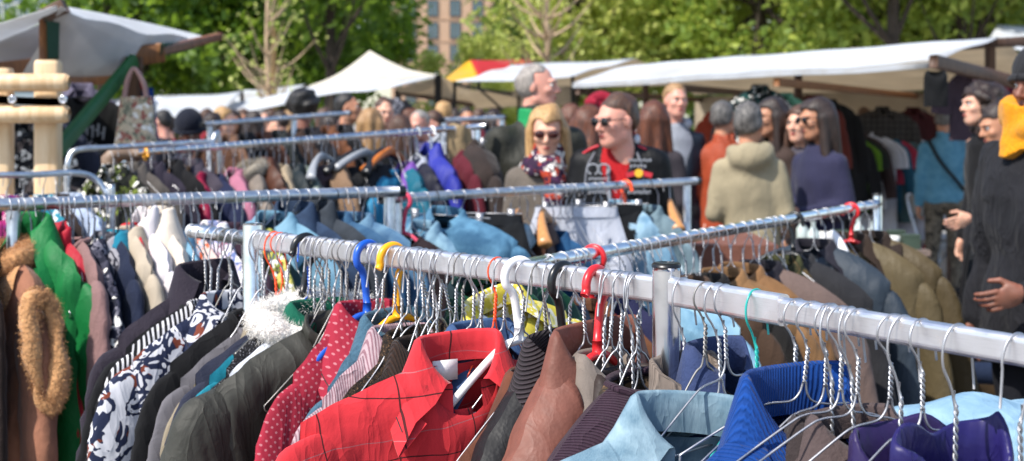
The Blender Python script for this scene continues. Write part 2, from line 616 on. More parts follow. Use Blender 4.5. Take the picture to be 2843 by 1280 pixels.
D = 185
kx = D / FPX
building('ochre brick apartment block seen between the trees above the cream tent', 1085, 1480, D, 26, brick('ochre_brick', 'b08c70', 'bd9b7e'), None, FRAME,
         62 * kx, 62 * kx, (30 * kx, 46 * kx), ((1139 - CX) * kx, CZ + (HV - 146) * kx - 62 * kx * 2))
D = 120
kx = D / FPX
building('grey blue apartment block at the far left above the stall roof', -420, 150, D, 24, simple('grey_render', '8e98a4', .9, bs=3), None, FRAMEW,
         58 * kx, 62 * kx, (34 * kx, 44 * kx), ((-360 - CX) * kx, CZ + (HV - 30) * kx - 62 * kx * 3))

# ------------------------------------------------------------------ trees
LEAF_DARK = leafmat('dark_leaf', '2a4416', '96b43a', .42)  # darker leaf colour, with the shade on the left trees painted in
LEAF_MID = leafmat('mid_leaf', '566e2c', 'bcc760', .5)
LEAF_LIGHT = leafmat('light_leaf', '728740', 'ced07a', .55)
LEAF_PALE = leafmat('pale_leaf', '8a9440', 'd8dc8a', .4)
BARKD = simple('dark_bark', '3a3129', .95, bs=14, bd=.03, var=.3)
BARKP = simple('pale_bark', 'a58f74', .9, bs=14, bd=.02, var=.2)


def leaves(seed, blobs, per, size, spread):
    g = np.random.default_rng(seed)
    C = []
    for (c, r) in blobs:
        n = int(per * (.6 + .8 * g.random()))
        q = g.normal(size=(n, 3))
        q /= np.linalg.norm(q, axis=1)[:, None]
        q *= g.random((n, 1)) ** .45 * r * spread
        q[:, 2] *= .75
        C.append(q + c)
    C = np.concatenate(C)
    n = len(C)
    nor = g.normal(size=(n, 3)) + [0, 0, .7]
    nor /= np.linalg.norm(nor, axis=1)[:, None]
    a = np.cross(nor, g.normal(size=(n, 3)))
    a /= np.linalg.norm(a, axis=1)[:, None]
    b = np.cross(nor, a)
    s = size * g.uniform(.5, 1.25, (n, 1))
    V = np.stack([C - a * s, C - b * s * .6 - nor * s * .15, C + a * s, C + b * s * .6 - nor * s * .15], 1).reshape(-1, 3)
    I = np.arange(n * 4).reshape(-1, 4)
    return V, I


def crown_blobs(seed, rx, ry, z0, z1, n, skirt=0.):
    g = np.random.default_rng(seed)
    out = []
    for i in range(n):
        q = g.normal(size=3); q /= np.linalg.norm(q)
        q *= g.uniform(.45, 1.0) ** .5
        zc, rz = (z0 + z1) / 2, (z1 - z0) / 2
        out.append((np.array([q[0] * rx, q[1] * ry, zc + q[2] * rz]), g.uniform(.55, 1.05) * rx * .34))
    return out


def tree_mesh(seed, rx, ry, z0, z1, nblob, per, size, r0, lean=0.):
    g = np.random.default_rng(seed + 50)
    bl = crown_blobs(seed, rx, ry, z0, z1, nblob)
    LV, LI = leaves(seed + 9, bl, per, size, 1.)
    T = MB()
    hz = z0 + (z1 - z0) * .72
    tr = catmull([(0, 0, -.1), (lean * .3 + .06, 0, hz * .3), (lean * .6 - .05, .05, hz * .6), (lean, 0, hz)], 14)
    T.add(*tube(tr, np.linspace(r0, r0 * .35, 14), 9))
    for c, r in bl[:16]:
        k = g.integers(5, 12)
        s = tr[k]
        mid = (s + c) / 2 + [0, 0, -.1 * np.linalg.norm(c - s)]
        T.add(*tube(catmull([s, mid, c], 9), np.linspace(r0 * .34, r0 * .07, 9), 6))
    return T, LV, LI


def put_tree(name, label, cat, meshes, u, d, rz, leafm, barkm, group=None, sc=1.):
    p = P(u, HV, d)
    t_ = empty(name, label, cat, (p[0], d, 0), rz, group)
    t_.scale = (sc, sc, sc)
    o = bpy.data.objects.new('trunk', meshes[0]); COL.objects.link(o); o.parent = t_
    o.material_slots[0].link = 'OBJECT'; o.material_slots[0].material = barkm
    o = bpy.data.objects.new('crown', meshes[1]); COL.objects.link(o); o.parent = t_
    o.material_slots[0].link = 'OBJECT'; o.material_slots[0].material = leafm
    return t_


def tree_kind(*a, **k):
    T, LV, LI = tree_mesh(*a, **k)
    m0 = bpy.data.meshes.new('trunk')
    m0.from_pydata(np.concatenate(T.V).tolist(), [], T.F)
    m0.polygons.foreach_set('use_smooth', [True] * len(m0.polygons))
    m0.materials.append(BARKD)
    m1 = bpy.data.meshes.new('crown')
    m1.from_pydata(LV.tolist(), [], LI.tolist())
    m1.materials.append(LEAF_MID)
    return m0, m1


TK = [tree_kind(1, 3.6, 3.2, 1.5, 9.5, 110, 75, .17, .26),
      tree_kind(2, 3.2, 3.0, 2.0, 9.0, 100, 75, .16, .22, lean=.5),
      tree_kind(3, 4.2, 3.4, 1.2, 10.5, 120, 75, .18, .3, lean=-.4)]
TREES = [  # u, d, kind, leaf, label
    (470, 50, 1, LEAF_MID, 'bushy green tree farther back right of the left stall roof'),
    (395, 38, 0, LEAF_DARK, 'dark green leafy tree right of the left stall roof'),
    (600, 40, 2, LEAF_DARK, 'dark dense tree left of the staked sapling'),
    (780, 38, 0, LEAF_DARK, 'dark leafy tree with visible trunk behind the cream tent'),
    (905, 47, 1, LEAF_DARK, 'dark leafy tree whose branches overhang the brick building'),
    (1590, 43, 0, LEAF_LIGHT, 'bright green tree right of the brick building'),
    (1740, 49, 2, LEAF_LIGHT, 'yellow green tree right of the bare young tree'),
    (1890, 44, 1, LEAF_LIGHT, 'bright yellow green tree above the middle of the white stall roof'),
    (2110, 42, 0, LEAF_MID, 'broad mid green tree above the long white stall roof'),
    (2330, 45, 2, LEAF_LIGHT, 'sunny green tree above the right half of the stall roof'),
    (2460, 37, 1, LEAF_MID, 'tree with thick dark trunk above the stall gable'),
    (2640, 42, 0, LEAF_MID, 'leafy green tree near the right end of the row'),
    (2850, 38, 2, LEAF_DARK, 'dark tree at the far right edge')]
for i, (u, d, k, lm, lb) in enumerate(TREES):
    put_tree('leafy_tree', lb, 'tree', TK[k], u, d, i * 1.3, lm, BARKD, 'trees behind the market', 1 + .05 * math.sin(i * 2.1))
TKH = tree_kind(4, 3.0, 2.8, 4.3, 10.5, 80, 70, .17, .19, lean=.7)
for i, (u, d, lb, sc_) in enumerate(((2440, 33, 'tall tree with a thick dark bare trunk over the stall roof', 1.), (2492, 36, 'second dark trunk right beside the thickest one', .9), (2655, 34, 'slim dark trunk leaning left of the roof gable', .75), (2735, 35, 'slim dark trunk above the roof gable', .8), (905, 34, 'dark trunk above the left slope of the cream tent', .8))):
    put_tree('leafy_tree', lb, 'tree', TKH, u, d, (i % 2) * PI + .3 * i, LEAF_MID if u > 1000 else LEAF_DARK, BARKD, 'trees behind the market', sc_ + .1)
# the wood behind them reads as one dark mass
g = np.random.default_rng(77)
bl = []
for i in range(330):
    u = g.uniform(-200, 3050)
    if 1010 < u < 1390 or u < 165: continue
    d = g.uniform(52, 62)
    bl.append((np.array([(u - CX) * d / FPX, d, g.uniform(.6, 8.5)]), g.uniform(.9, 1.9)))
LV, LI = leaves(5, bl, 70, .26, 1.)
mk('woodland', LV, LI, leafmat('woodland_leaf', '1d3212', '6f8f2c', .3), smooth=False)
tag(bpy.data.objects['woodland'], kind='stuff')
# clipped shrub between the building and the striped canopy
sh = tree_kind(8, 1.9, 1.7, .3, 5.2, 60, 110, .1, .12)
put_tree('shrub', 'rounded yellow green shrub in front of the brick building', 'shrub', sh, 1300, 40, 0, LEAF_PALE, BARKP, sc=.8)
g = np.random.default_rng(31)


def sapling(label, u, d, rx, z0, z1, seed, r0, stake):
    bl = crown_blobs(seed, rx, rx, z0, z1, 34)
    LV, LI = leaves(seed, [(c, .3) for c, r in bl], 7, .055, 1.)
    p = P(u, HV, d)
    t_ = empty('young_tree', label, 'tree', (p[0], d, 0), 0, 'young trees on the square')
    T = MB()
    tr = catmull([(0, 0, -.1), (.03, 0, z1 * .35), (-.03, 0, z1 * .7), (0, 0, z1)], 14)
    T.add(*tube(tr, np.linspace(r0, r0 * .3, 14), 8))
    for c, r in bl:
        k = int(np.clip((c[2] - .9) / z1 * 14, 3, 12))
        T.add(*tube(catmull([tr[k], (tr[k] + c) / 2 + [0, 0, -.12], c], 7), np.linspace(r0 * .4, r0 * .08, 7), 5))
    T.obj('trunk', BARKP, t_)
    mk('crown', LV, LI, LEAF_PALE, t_, False)
    if stake:
        m = MB(); m.add(*tube([(.12, -.1, 0), (.12, -.1, 3.4)], .05, 8)); m.obj('stake', wood('stake_wood', 'a88a62', '8a6d48'), t_)


sapling('thin staked sapling with sparse pale leaves before the dark trees', 745, 27, 1.0, 1.9, 4.4, 21, .075, True)
sapling('bare pinkish young tree with pale buds behind the white roofs', 1522, 26, 1.15, 2.4, 4.8, 33, .1, False)

# ------------------------------------------------------------------ market stalls
CANVAS_W = canvas('white_canvas', 'dde0e4', .42)
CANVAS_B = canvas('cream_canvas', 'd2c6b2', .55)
CANVAS_R = canvas('red_canvas', 'c2262c', .3)
CANVAS_Y = canvas('yellow_canvas', 'e8b21c', .3)
GREEN = simple('dark_green_cloth', '123b2a', .8, bs=12, bd=.006)
WOODS = wood('stall_wood', '8a5a30', '6e4424')
WOODD = wood('dark_stall_wood', '5a4232', '443026')
METALD = simple('dark_tent_pole', '202224', .45, .6)


def sheet(quad, n=14, sag=.06, th=.004, wav=0., seed=0):
    """a sagging cloth between four corners a b c d (given in order)"""
    a, b, c, d = [np.asarray(q, dtype=float) for q in quad]
    g_ = np.linspace(0, 1, n)
    W = Waves(seed, 5., 6)
    V = []
    for i in g_:
        for j in g_:
            p = (a * (1 - i) + b * i) * (1 - j) + (d * (1 - i) + c * i) * j
            V.append(p)
    V = np.array(V)
    gi, gj = np.repeat(g_, n), np.tile(g_, n)
    V[:, 2] -= sag * (4 * gi * (1 - gi)) ** .8 * (.35 + .65 * 4 * gj * (1 - gj))
    if wav: V[:, 2] += wav * W(V)
    V2 = V.copy(); V2[:, 2] -= th
    F1 = gridf(n, n)
    F = F1 + [[k + n * n for k in f[::-1]] for f in F1]
    rim = [i * n for i in range(n)] + [(n - 1) * n + j for j in range(1, n)] + [i * n + n - 1 for i in range(n - 2, -1, -1)] + [j for j in range(n - 2, 0, -1)]
    for k in range(len(rim)):
        x, y = rim[k], rim[(k + 1) % len(rim)]
        F.append([x, x + n * n, y + n * n, y])
    return np.vstack([V, V2]), F


def to_ground(p): return np.array([p[0], p[1], 0.])


# long white stall on the right
st = empty('market_stall', 'long market stall with white canvas gable roof on dark timber poles at the right', 'stall', group='canvas market stalls')
E0, E1 = P(1590, 228, 15.2), P(2612, 166, 9.7)          # front eave
R0, R1 = P(1755, 178, 17.2), P(2772, 101, 10.9)         # ridge
B0, B1 = P(1930, 262, 22.5), P(2960, 238, 17.0)         # rear eave
m = MB(); m.add(*sheet((E0, E1, R1, R0), 18, .03, wav=.012)); m.obj('front_roof', CANVAS_W, st)
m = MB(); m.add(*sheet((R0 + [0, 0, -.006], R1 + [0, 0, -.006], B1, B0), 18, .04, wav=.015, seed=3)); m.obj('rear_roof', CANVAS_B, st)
m = MB(); m.add(*sheet((E0 + [0, .01, -.012], E1 + [0, .01, -.012], E1 + [0, .03, -.05], E0 + [0, .03, -.05]), 14, .01, wav=.01)); m.obj('valance', CANVAS_W, st)
BK0, BK1 = P(2160, 292, 17.5), P(2700, 285, 13.2)
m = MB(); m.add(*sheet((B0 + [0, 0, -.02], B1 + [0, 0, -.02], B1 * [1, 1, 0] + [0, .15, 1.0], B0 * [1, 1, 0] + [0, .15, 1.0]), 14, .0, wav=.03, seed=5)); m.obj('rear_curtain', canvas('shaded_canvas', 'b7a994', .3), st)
m = MB(); m.add(*beam(E1 + [-.05, 0, -.01], P(2850, 236, 10.6), .07, .09)); m.obj('cross_beam', WOODD, st)
m = MB(); m.add(*beam(R0 + [0, 0, -.05], R1 + (R1 - R0) * .05 + [0, 0, -.05], .06, .07)); m.obj('ridge_beam', WOODD, st)
for k in (.02, .36, .66):
    a = E0 + (E1 - E0) * k; b = B0 + (B1 - B0) * k
    m = MB(); m.add(*beam(a + [0, 0, -.1], b + [0, 0, -.09], .05, .07)); m.obj('cross_beam', WOODD if k < .5 else WOODS, st)
for q in (P(2749, 112, 11.), P(2216, 196, 13.6), P(1792, 224, 17.), P(2640, 270, 13.8), P(1640, 232, 15.3)):
    m = MB(); m.add(*beam(to_ground(q), q, .07, .07)); m.obj('pole', WOODD, st)

# white stall behind it
st = empty('market_stall', 'white canvas stall between the striped canopy and the long stall', 'stall', group='canvas market stalls')
a, b, c, d = P(1262, 228, 18), P(1590, 212, 18), P(1768, 162, 21), P(1420, 180, 21)
m = MB(); m.add(*sheet((a, b, c, d), 14, .05, wav=.015, seed=6)); m.obj('front_roof', CANVAS_W, st)
e, f_ = P(1900, 235, 24), P(1510, 240, 24)
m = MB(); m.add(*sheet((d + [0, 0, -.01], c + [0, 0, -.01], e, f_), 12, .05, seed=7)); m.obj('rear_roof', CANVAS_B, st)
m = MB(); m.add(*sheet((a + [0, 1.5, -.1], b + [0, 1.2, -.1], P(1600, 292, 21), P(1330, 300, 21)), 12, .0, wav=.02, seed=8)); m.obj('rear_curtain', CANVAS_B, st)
for q in (a, b, P(1440, 262, 20)):
    m = MB(); m.add(*tube([to_ground(q), q], .022, 8)); m.obj('pole', METALD, st)
m = MB(); m.add(*tube([P(1270, 236, 18.3), P(1420, 262, 19.5)], .02, 6)); m.add(*tube([P(1330, 246, 18.6), P(1395, 305, 19)], .016, 6)); m.obj('cross_beam', METALD, st)

# cream pavilion
st = empty('market_tent', 'cream pavilion tent with one pointed peak in the middle distance', 'tent', group='canvas market stalls')
pk = P(1026, 140, 25)
c0, c1, c2, c3 = P(850, 246, 23.2), P(1222, 208, 20.5), P(1236, 216, 27.5), P(862, 236, 28)
cs = [c0, c1, c2, c3]
m = MB()
for k in range(4):
    p, q = cs[k], cs[(k + 1) % 4]
    n = 10
    V = []
    for i in np.linspace(0, 1, n):
        for j in np.linspace(0, 1, n):
            base = p * (1 - j) + q * j
            x = pk * (1 - i) + base * i
            x = x + [0, 0, -.09 * math.sin(PI * i)]
            V.append(x)
    m.add(V, gridf(n, n))
m.obj('canopy', canvas('ivory_canvas', 'e4dccc', .35), st)
m = MB(); m.add(*sheet((P(690, 284, 22.5), P(1090, 244, 20), c1 + [-.02, -.02, .02], c0 + [0, -.05, .02]), 14, .05, wav=.02, seed=9)); m.obj('awning', CANVAS_W, st)
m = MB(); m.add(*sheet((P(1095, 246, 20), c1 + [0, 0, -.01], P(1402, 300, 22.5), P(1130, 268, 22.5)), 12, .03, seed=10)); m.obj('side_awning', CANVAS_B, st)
for q in (c1 + [-.03, 0, 0], c0, P(1105, 250, 22), P(1250, 235, 24)):
    m = MB(); m.add(*beam(to_ground(q), q, .1, .1)); m.obj('pole', METALD, st)
m = MB(); m.add(*beam(P(1105, 258, 21), P(1390, 303, 22.5), .05, .06)); m.obj('cross_beam', WOODD, st)

# low white roofs at the left
for (q, lb, sd) in (((P(440, 325, 22), P(610, 322, 22), P(672, 252, 26), P(432, 268, 26)), 'low white canvas roof behind the dark beanie man', 11),
                    ((P(560, 308, 24), P(790, 292, 24), P(850, 232, 29), P(690, 248, 29)), 'low white canvas roof at the left foot of the cream tent', 12)):
    st = empty('market_stall', lb, 'stall', group='canvas market stalls')
    m = MB(); m.add(*sheet(q, 12, .06, wav=.02, seed=sd)); m.obj('front_roof', CANVAS_W, st)
    for p in (q[0], q[1], q[2], q[3]):
        m = MB(); m.add(*beam(to_ground(p), p + [0, 0, -.02], .06, .06)); m.obj('pole', WOODD, st)
    m = MB(); m.add(*beam(q[0] + [0, 0, -.04], q[3] + [0, 0, -.04], .05, .06)); m.obj('cross_beam', STEELG, st)

# red and yellow canopy
st = empty('market_tent', 'red and yellow canopy peeking over the white roofs', 'tent', group='canvas market stalls')
a, b, c, d, e = P(1225, 228, 26), P(1305, 166, 28), P(1478, 163, 29), P(1490, 220, 26.5), P(1330, 214, 26)
m = MB(); m.add(*sheet((a, e, b, b + [-.02, .02, 0]), 10, .03, seed=2)); m.obj('yellow_roof', CANVAS_Y, st)
m = MB(); m.add(*sheet((e, d, c, b), 10, .05, seed=2)); m.obj('red_roof', CANVAS_R, st)
for p in (a, d, e, c):
    m = MB(); m.add(*tube([to_ground(p), p], .03, 8)); m.obj('pole', METALD, st)

# roofs peeking in at the right edge
for (q, lb, mt) in (((P(2805, 132, 15), P(3100, 175, 15), P(3050, 120, 18), P(2830, 128, 18)), 'white roof edge just right of the long stall gable', CANVAS_W),
                    ((P(2740, 118, 30), P(3000, 120, 30), P(2960, 72, 33), P(2770, 68, 33)), 'pale grey roof far behind the long stall gable', CANVAS_W)):
    st = empty('market_stall', lb, 'stall', group='canvas market stalls')
    m = MB(); m.add(*sheet(q, 10, .05, wav=.01)); m.obj('front_roof', mt, st)
    for p in (q[0], q[1]):
        m = MB(); m.add(*beam(to_ground(p), p, .06, .06)); m.obj('pole', WOODD, st)

# left stall with green cloth corner
st = empty('market_stall', 'left stall with grey white canvas roof, wooden beams and green cloth corners', 'stall', group='canvas market stalls')
A = P(168, 20, 6.6); B = P(560, 100, 9.0); C = P(448, 140, 8.0); Dd = P(60, 205, 7.2)
A2 = P(150, 38, 6.4)
m = MB(); m.add(*sheet((A, B, C, Dd), 16, .15, wav=.02, seed=14)); m.obj('right_roof', canvas('grey_white_canvas', 'c4c4c6', .22), st)
V = []
for i in np.linspace(0, 1, 18):
    for j in np.linspace(0, 1, 6):
        s_ = 4 * i * (1 - i)
        lo, up = P(168 + 388 * i, 22 + 82 * i + 26 * s_ ** .8, 6.62 + 2.4 * i), P(166 + 394 * i, 15 + 84 * i - 4 * s_, 7.3 + 2.4 * i)
        V.append(lo * (1 - j) + up * j)
m = MB(); m.add(V, gridf(18, 6)); m.obj('rear_roof', CANVAS_W, st)
m = MB(); m.add(*sheet((P(158, 20, 6.5), P(166, 30, 6.9), P(-120, 160, 7.6), P(-120, 112, 6.6)), 14, .03, wav=.01, seed=16)); m.obj('left_roof', CANVAS_W, st)
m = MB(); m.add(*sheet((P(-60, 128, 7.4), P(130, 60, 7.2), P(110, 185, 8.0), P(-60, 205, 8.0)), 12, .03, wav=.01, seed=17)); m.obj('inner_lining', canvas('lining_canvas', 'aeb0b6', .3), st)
m = MB(); m.add(*beam(P(-40, 208, 7.1), P(448, 146, 8.0), .06, .11)); m.obj('front_beam', WOODS, st)
m = MB(); m.add(*beam(P(440, 142, 7.98), P(608, 102, 9.2), .05, .05)); m.obj('beam_end', wood('reddish_wood', '7d5038', '5f3c2a'), st)
m = MB(); m.add(*beam(P(120, 48, 6.7), P(182, 16, 6.7), .07, .07)); m.obj('ridge_end', WOODD, st)
m = MB(); m.add(*beam(P(122, 175, 6.8), P(122, 40, 6.72), .045, .05)); m.obj('gable_post', WOODS, st)
m = MB(); m.add(*sheet((P(128, 44, 6.66), P(166, 38, 6.74), P(164, 150, 6.8), P(132, 158, 6.74)), 10, 0, .01, wav=.01, seed=3)); m.obj('gable_cloth', GREEN, st)
m = MB(); m.add(*sheet((P(446, 122, 7.9), P(556, 98, 8.96), P(540, 128, 8.9), P(444, 150, 7.92)), 10, 0, .012, wav=.01, seed=4)); m.obj('corner_cloth', GREEN, st)
m = MB(); m.add(*beam(P(160, 418, 6.9), P(372, 168, 7.6), .045, .075)); m.obj('brace', simple('green_paint', '1e5a30', .6), st)
for q in (P(372, 158, 7.7), P(-80, 190, 7.2), P(290, 150, 9.6)):
    m = MB(); m.add(*beam(to_ground(q), q, .08, .08)); m.obj('pole', WOODD, st)
m = MB(); m.add(*beam(P(120, 232, 8.8), P(330, 205, 9.4), .05, .1)); m.obj('rear_beam', WOODS, st)
# ------------------------------------------------------------------ clothes racks
def rect_rail(a, b, wd, ht, seg=10):
    """straight flat-sided rail with rounded edges"""
    a, b = np.asarray(a, dtype=float), np.asarray(b, dtype=float)
    t = (b - a) / np.linalg.norm(b - a)
    s = np.cross(t, [0, 0, 1.]); s /= np.linalg.norm(s)
    n = np.cross(s, t)
    r = .0075
    prof = []
    for cx, cy, a0 in ((1, 1, 0), (-1, 1, 90), (-1, -1, 180), (1, -1, 270)):
        for k in range(5):
            an = R(a0 + k * 22.5)
            prof.append((cx * (wd / 2 - r) + r * math.cos(an), cy * (ht / 2 - r) + r * math.sin(an)))
    m = len(prof)
    V = []
    for q in np.linspace(0, 1, seg):
        c = a + (b - a) * q
        V += [c + s * x + n * z for x, z in prof]
    return np.array(V), gridf(seg, m, False, True) + [list(range(m))[::-1], [(seg - 1) * m + k for k in range(m)]]


def flat_split(o):
    """keep the flat faces of a rail crisp"""
    return o


def post(top, rad, z_break=None, rad2=None, cap=True, parent=None, mat=STEEL, foot=.38, fdir=(1, 0)):
    x, y, z = top
    m = MB()
    if z_break:
        m.add(*tube([(x, y, z_break), (x, y, z_break + .006), (x, y, z - .006), (x, y, z)], [rad * .94, rad, rad, rad], 28))
        m.add(*tube([(x, y, .05), (x, y, z_break + .01)], rad2, 24))
    else:
        m.add(*tube([(x, y, .05), (x, y, z - .004), (x, y, z)], [rad, rad, rad * .96], 24))
    o = m.obj('post', mat, parent)
    if cap:
        k = MB(); k.add(*tube([(x, y, z + .0005), (x, y, z + .004), (x, y, z + .007)], [rad * 1.04, rad * 1.04, rad * .9], 28)); k.obj('end_cap', BLACKP, o)
    fd = np.array([fdir[0], fdir[1], 0.]); fd /= np.linalg.norm(fd)
    k = MB(); c = np.array([x, y, .05]); k.add(*tube([c - fd * foot, c + fd * foot], .018, 12)); fo = k.obj('foot', mat, parent)
    for s in (-1, 1):
        k = MB(); q = c + fd * foot * s; k.add(*tube([(q[0], q[1], 0), (q[0], q[1], .02), (q[0], q[1], .06)], [.024, .024, .016], 12)); k.obj('castor', RUBBER, fo)
    return o


HRAIL = {}


def rail_pt(name, u):
    """point on top of a rail where the photo column u crosses it"""
    segs, top = HRAIL[name]
    for a, b in segs:
        ka, kb = a[0] / a[1] * FPX + CX, b[0] / b[1] * FPX + CX
        if u <= kb or b is segs[-1][1]:
            q = (u - CX) / FPX
            s = (q * a[1] - a[0]) / ((b[0] - a[0]) - q * (b[1] - a[1]))
            p = a + (b - a) * s
            d = (b - a) / np.linalg.norm(b - a)
            return p + [0, 0, top], d
    return None


# front rack
hA = .258
def PA(u, v): return P(u, v, hA * FPX / (v - HV))
A0, A1, A2, A3, A4 = PA(533, 641), PA(702, 665), PA(1850, 806), PA(2176, 861), PA(2905, 986)
for q in (A0, A1, A2, A3, A4): q[2] = CZ - hA
rk = empty('clothes_rack', 'nearest chrome clothes rack running across the foreground with rusty rectangular rail', 'clothes rack', group='clothes racks')
dA = (A2 - A1) / np.linalg.norm(A2 - A1)
rA = .0215
m = MB(); m.add(*rect_rail(A1 + dA * rA * .6, A2 - dA * rA * .6, .02, .041, 30)); m.obj('rail', RAILM, rk, False)
dB = (A3 - A2) / np.linalg.norm(A3 - A2)
m = MB(); m.add(*rect_rail(A2 + dB * rA * .6, A3, .022, .043, 16)); m.obj('rail_sleeve', RAILM, rk, False)
dC = (A4 - A3) / np.linalg.norm(A4 - A3)
m = MB(); m.add(*rect_rail(A3 - dC * .02, A4, .0165, .035, 16)); m.obj('rail_extension', RAILM, rk, False)
d0 = (A1 - A0) / np.linalg.norm(A1 - A0)
m = MB(); m.add(*tube([A0, A1 - d0 * rA * .6], .0155, 20)); ex = m.obj('rail_extension', STEEL, rk)
m = MB(); m.add(*tube([A0 - d0 * .004, A0 - d0 * .003, A0 + d0 * .006], [.009, .0165, .0165], 20)); m.obj('end_cap', simple('white_plastic', 'd8d8d8', .4), ex)
post((A2[0], A2[1], 1.427), rA, 1.247, .0165, True, rk, fdir=(-.75, -.66))
post((A1[0], A1[1], 1.427), rA, None, None, False, rk, fdir=(-.75, -.66))
post((A4[0], A4[1], 1.40), rA * .9, None, None, True, rk, fdir=(-.75, -.66))
HRAIL['A0'] = ([(A0, A1)], .0158)
HRAIL['A'] = ([(A1, A2)], .0208)
HRAIL['As'] = ([(A2, A3)], .0218)
HRAIL['Ax'] = ([(A3, A4)], .0178)


def round_rack(key, label, a, b, r, posts, mat=STEELG, capl=True, fdir=(1, 0)):
    rk = empty('clothes_rack', label, 'clothes rack', group='clothes racks')
    m = MB(); m.add(*tube([a + (b - a) * k for k in np.linspace(0, 1, 12)], r, 20)); o = m.obj('rail', mat, rk)
    d = (b - a) / np.linalg.norm(b - a)
    for e, s in ((a, -1), (b, 1)):
        m = MB(); m.add(*tube([e - d * s * .02, e + d * s * .004, e + d * s * .006], [r * 1.07, r * 1.07, r * .8], 20)); m.obj('end_cap', BLACKP, o)
    for k, up in posts:
        q = a + (b - a) * k
        post((q[0], q[1], q[2] + (up if up else -r * .8)), r * 1.06, None, None, bool(up), rk, mat, fdir=fdir)
    HRAIL[key] = ([(a, b)], r)
    return rk


hB = .23
B0_, B1_ = P(-150, 574, hB * FPX / (574 - HV)), P(1118, 531, hB * FPX / (531 - HV))
dB_ = (B1_ - B0_) / np.linalg.norm(B1_ - B0_)
round_rack('B', 'dull grey rack over the green and red jackets at the left', B0_, B1_, .0172, [(.125, 0), (.965, 0)], fdir=(dB_[1], -dB_[0]))
hC = .27
C0_, C1_ = P(1062, 553, hC * FPX / (553 - HV)), P(1938, 502, hC * FPX / (502 - HV))
dC_ = (C1_ - C0_) / np.linalg.norm(C1_ - C0_)
round_rack('C', 'grey rack with denim jackets before the man in sunglasses', C0_, C1_, .0165, [(.035, 0), (.955, 0)], fdir=(dC_[1], -dC_[0]))
hD = .33
D0_, D1_ = P(1400, 748, hD * FPX / (748 - HV)), P(2436, 566, hD * FPX / (566 - HV))
dD_ = (D1_ - D0_) / np.linalg.norm(D1_ - D0_)
round_rack('D', 'polished chrome rack slanting up to the right above the brown coats', D0_, D1_, .0168, [(.06, 0), (1.0, .035)], mat=STEEL, fdir=(dD_[1], -dD_[0]))
E0_, E1_ = P(318, 428, 6.5), P(1352, 350, 7.5)
rkE = round_rack('E', 'rear rack of dark jackets with its left corner wrapped in brown tape', E0_, E1_, .0165, [(.02, 0), (.97, 0)], mat=STEEL, fdir=(.7, -.7))
TAPE = simple('brown_tape', '7c6654', .5, bs=20, bd=.004)
m = MB()
e = E0_
m.add(*tube([e + [.1, .035, 0], e + [.05, .02, 0], e + [.0, 0, 0], e + [-.02, 0, -.02], e + [-.015, 0, -.08], e + [.0, 0, -.16], e + [.01, 0, -.2]], [.022, .03, .04, .042, .042, .03, .024], 14))
m.obj('tape_wrap', TAPE, rkE)


def hoop(key, label, pts, r, z_from):
    rk = empty('clothes_rack', label, 'clothes rack', group='clothes racks')
    m = MB(); m.add(*tube(catmull(pts, 60), r, 12)); m.obj('rail', STEELG, rk)
    q0, q1 = pts[0], pts[-1]
    for q in (q0, q1):
        c = np.array([q[0], q[1], .03])
        m = MB(); m.add(*tube([c + [0, -.3, 0], c + [0, .3, 0]], .014, 10)); m.obj('foot', STEELG, rk)
    return rk


q = [P(312, 600, 5.2), P(300, 545, 5.2), P(262, 495, 5.2), P(205, 480, 5.15), P(100, 485, 5.0), P(-60, 492, 4.9), P(-110, 540, 4.85)]
hoop('F', 'thin bent hoop rack in front of the pine log frame', [to_ground(q[0])] + q + [to_ground(q[-1])], .0115, 0)
HRAIL['F'] = ([(P(-60, 492, 4.9), P(205, 480, 5.15))], .0115)
q = [P(186, 560, 6.0), P(187, 470, 6.0), P(196, 430, 6.02), P(225, 414, 6.05), P(300, 410, 6.2), P(430, 402, 6.5), P(556, 395, 6.8), P(585, 400, 6.85), P(610, 440, 6.9)]
hoop('G', 'thin hoop rack with rounded corner behind the taped rack corner', [to_ground(q[0])] + q + [to_ground(q[-1])], .0125, 0)
HRAIL['G'] = ([(P(300, 410, 6.2), P(556, 395, 6.8))], .0125)
H0_, H1_ = P(560, 346, 9.2), P(972, 314, 10.2)
round_rack('H', 'small far rack in front of the person with bushy black hair', H0_, H1_, .0175, [(.6, 0), (.05, 0)], fdir=(.7, -.7))
I0_, I1_ = P(1225, 334, 9.6), P(1400, 326, 10.2)
round_rack('I', 'short far rack packed with hooks left of the tall man', I0_, I1_, .017, [(.04, 0), (.96, 0)], fdir=(.3, -1))
J0_, J1_ = P(2325, 357, 14.4), P(2610, 349, 14.8)
round_rack('J', 'far rack of colourful shirts below the long stall roof', J0_, J1_, .023, [(.03, 0), (.97, 0)], fdir=(.1, -1))

# ------------------------------------------------------------------ hangers
PL = {k: simple(k + '_plastic', c, .32, var=.06) for k, c in dict(red='c8252b', blue='1450b4', yellow='f2a60c', white='e2e0e0', black='17181a', teal='1c9c94', pink='c8405a', orange='f0501e', green='1d6a3c', grey='8d9095').items()}
WOODH = wood('hanger_wood', 'c08a55', 'a87444', 2., .35)
WOODO = wood('orange_hanger_wood', 'b8692a', 'a05a20', 2., .3)
_hm = {}


def hook_path(r=.0225, tip=.028, stem=.068):
    a = [(r * math.cos(t_), 0, -r + r * math.sin(t_)) for t_ in np.linspace(R(188), R(-32), 15)]
    return np.array([(-r * 1.18, 0, -r - tip)] + a + [(r * .35, 0, -r - r * 1.15), (0, 0, -stem)])


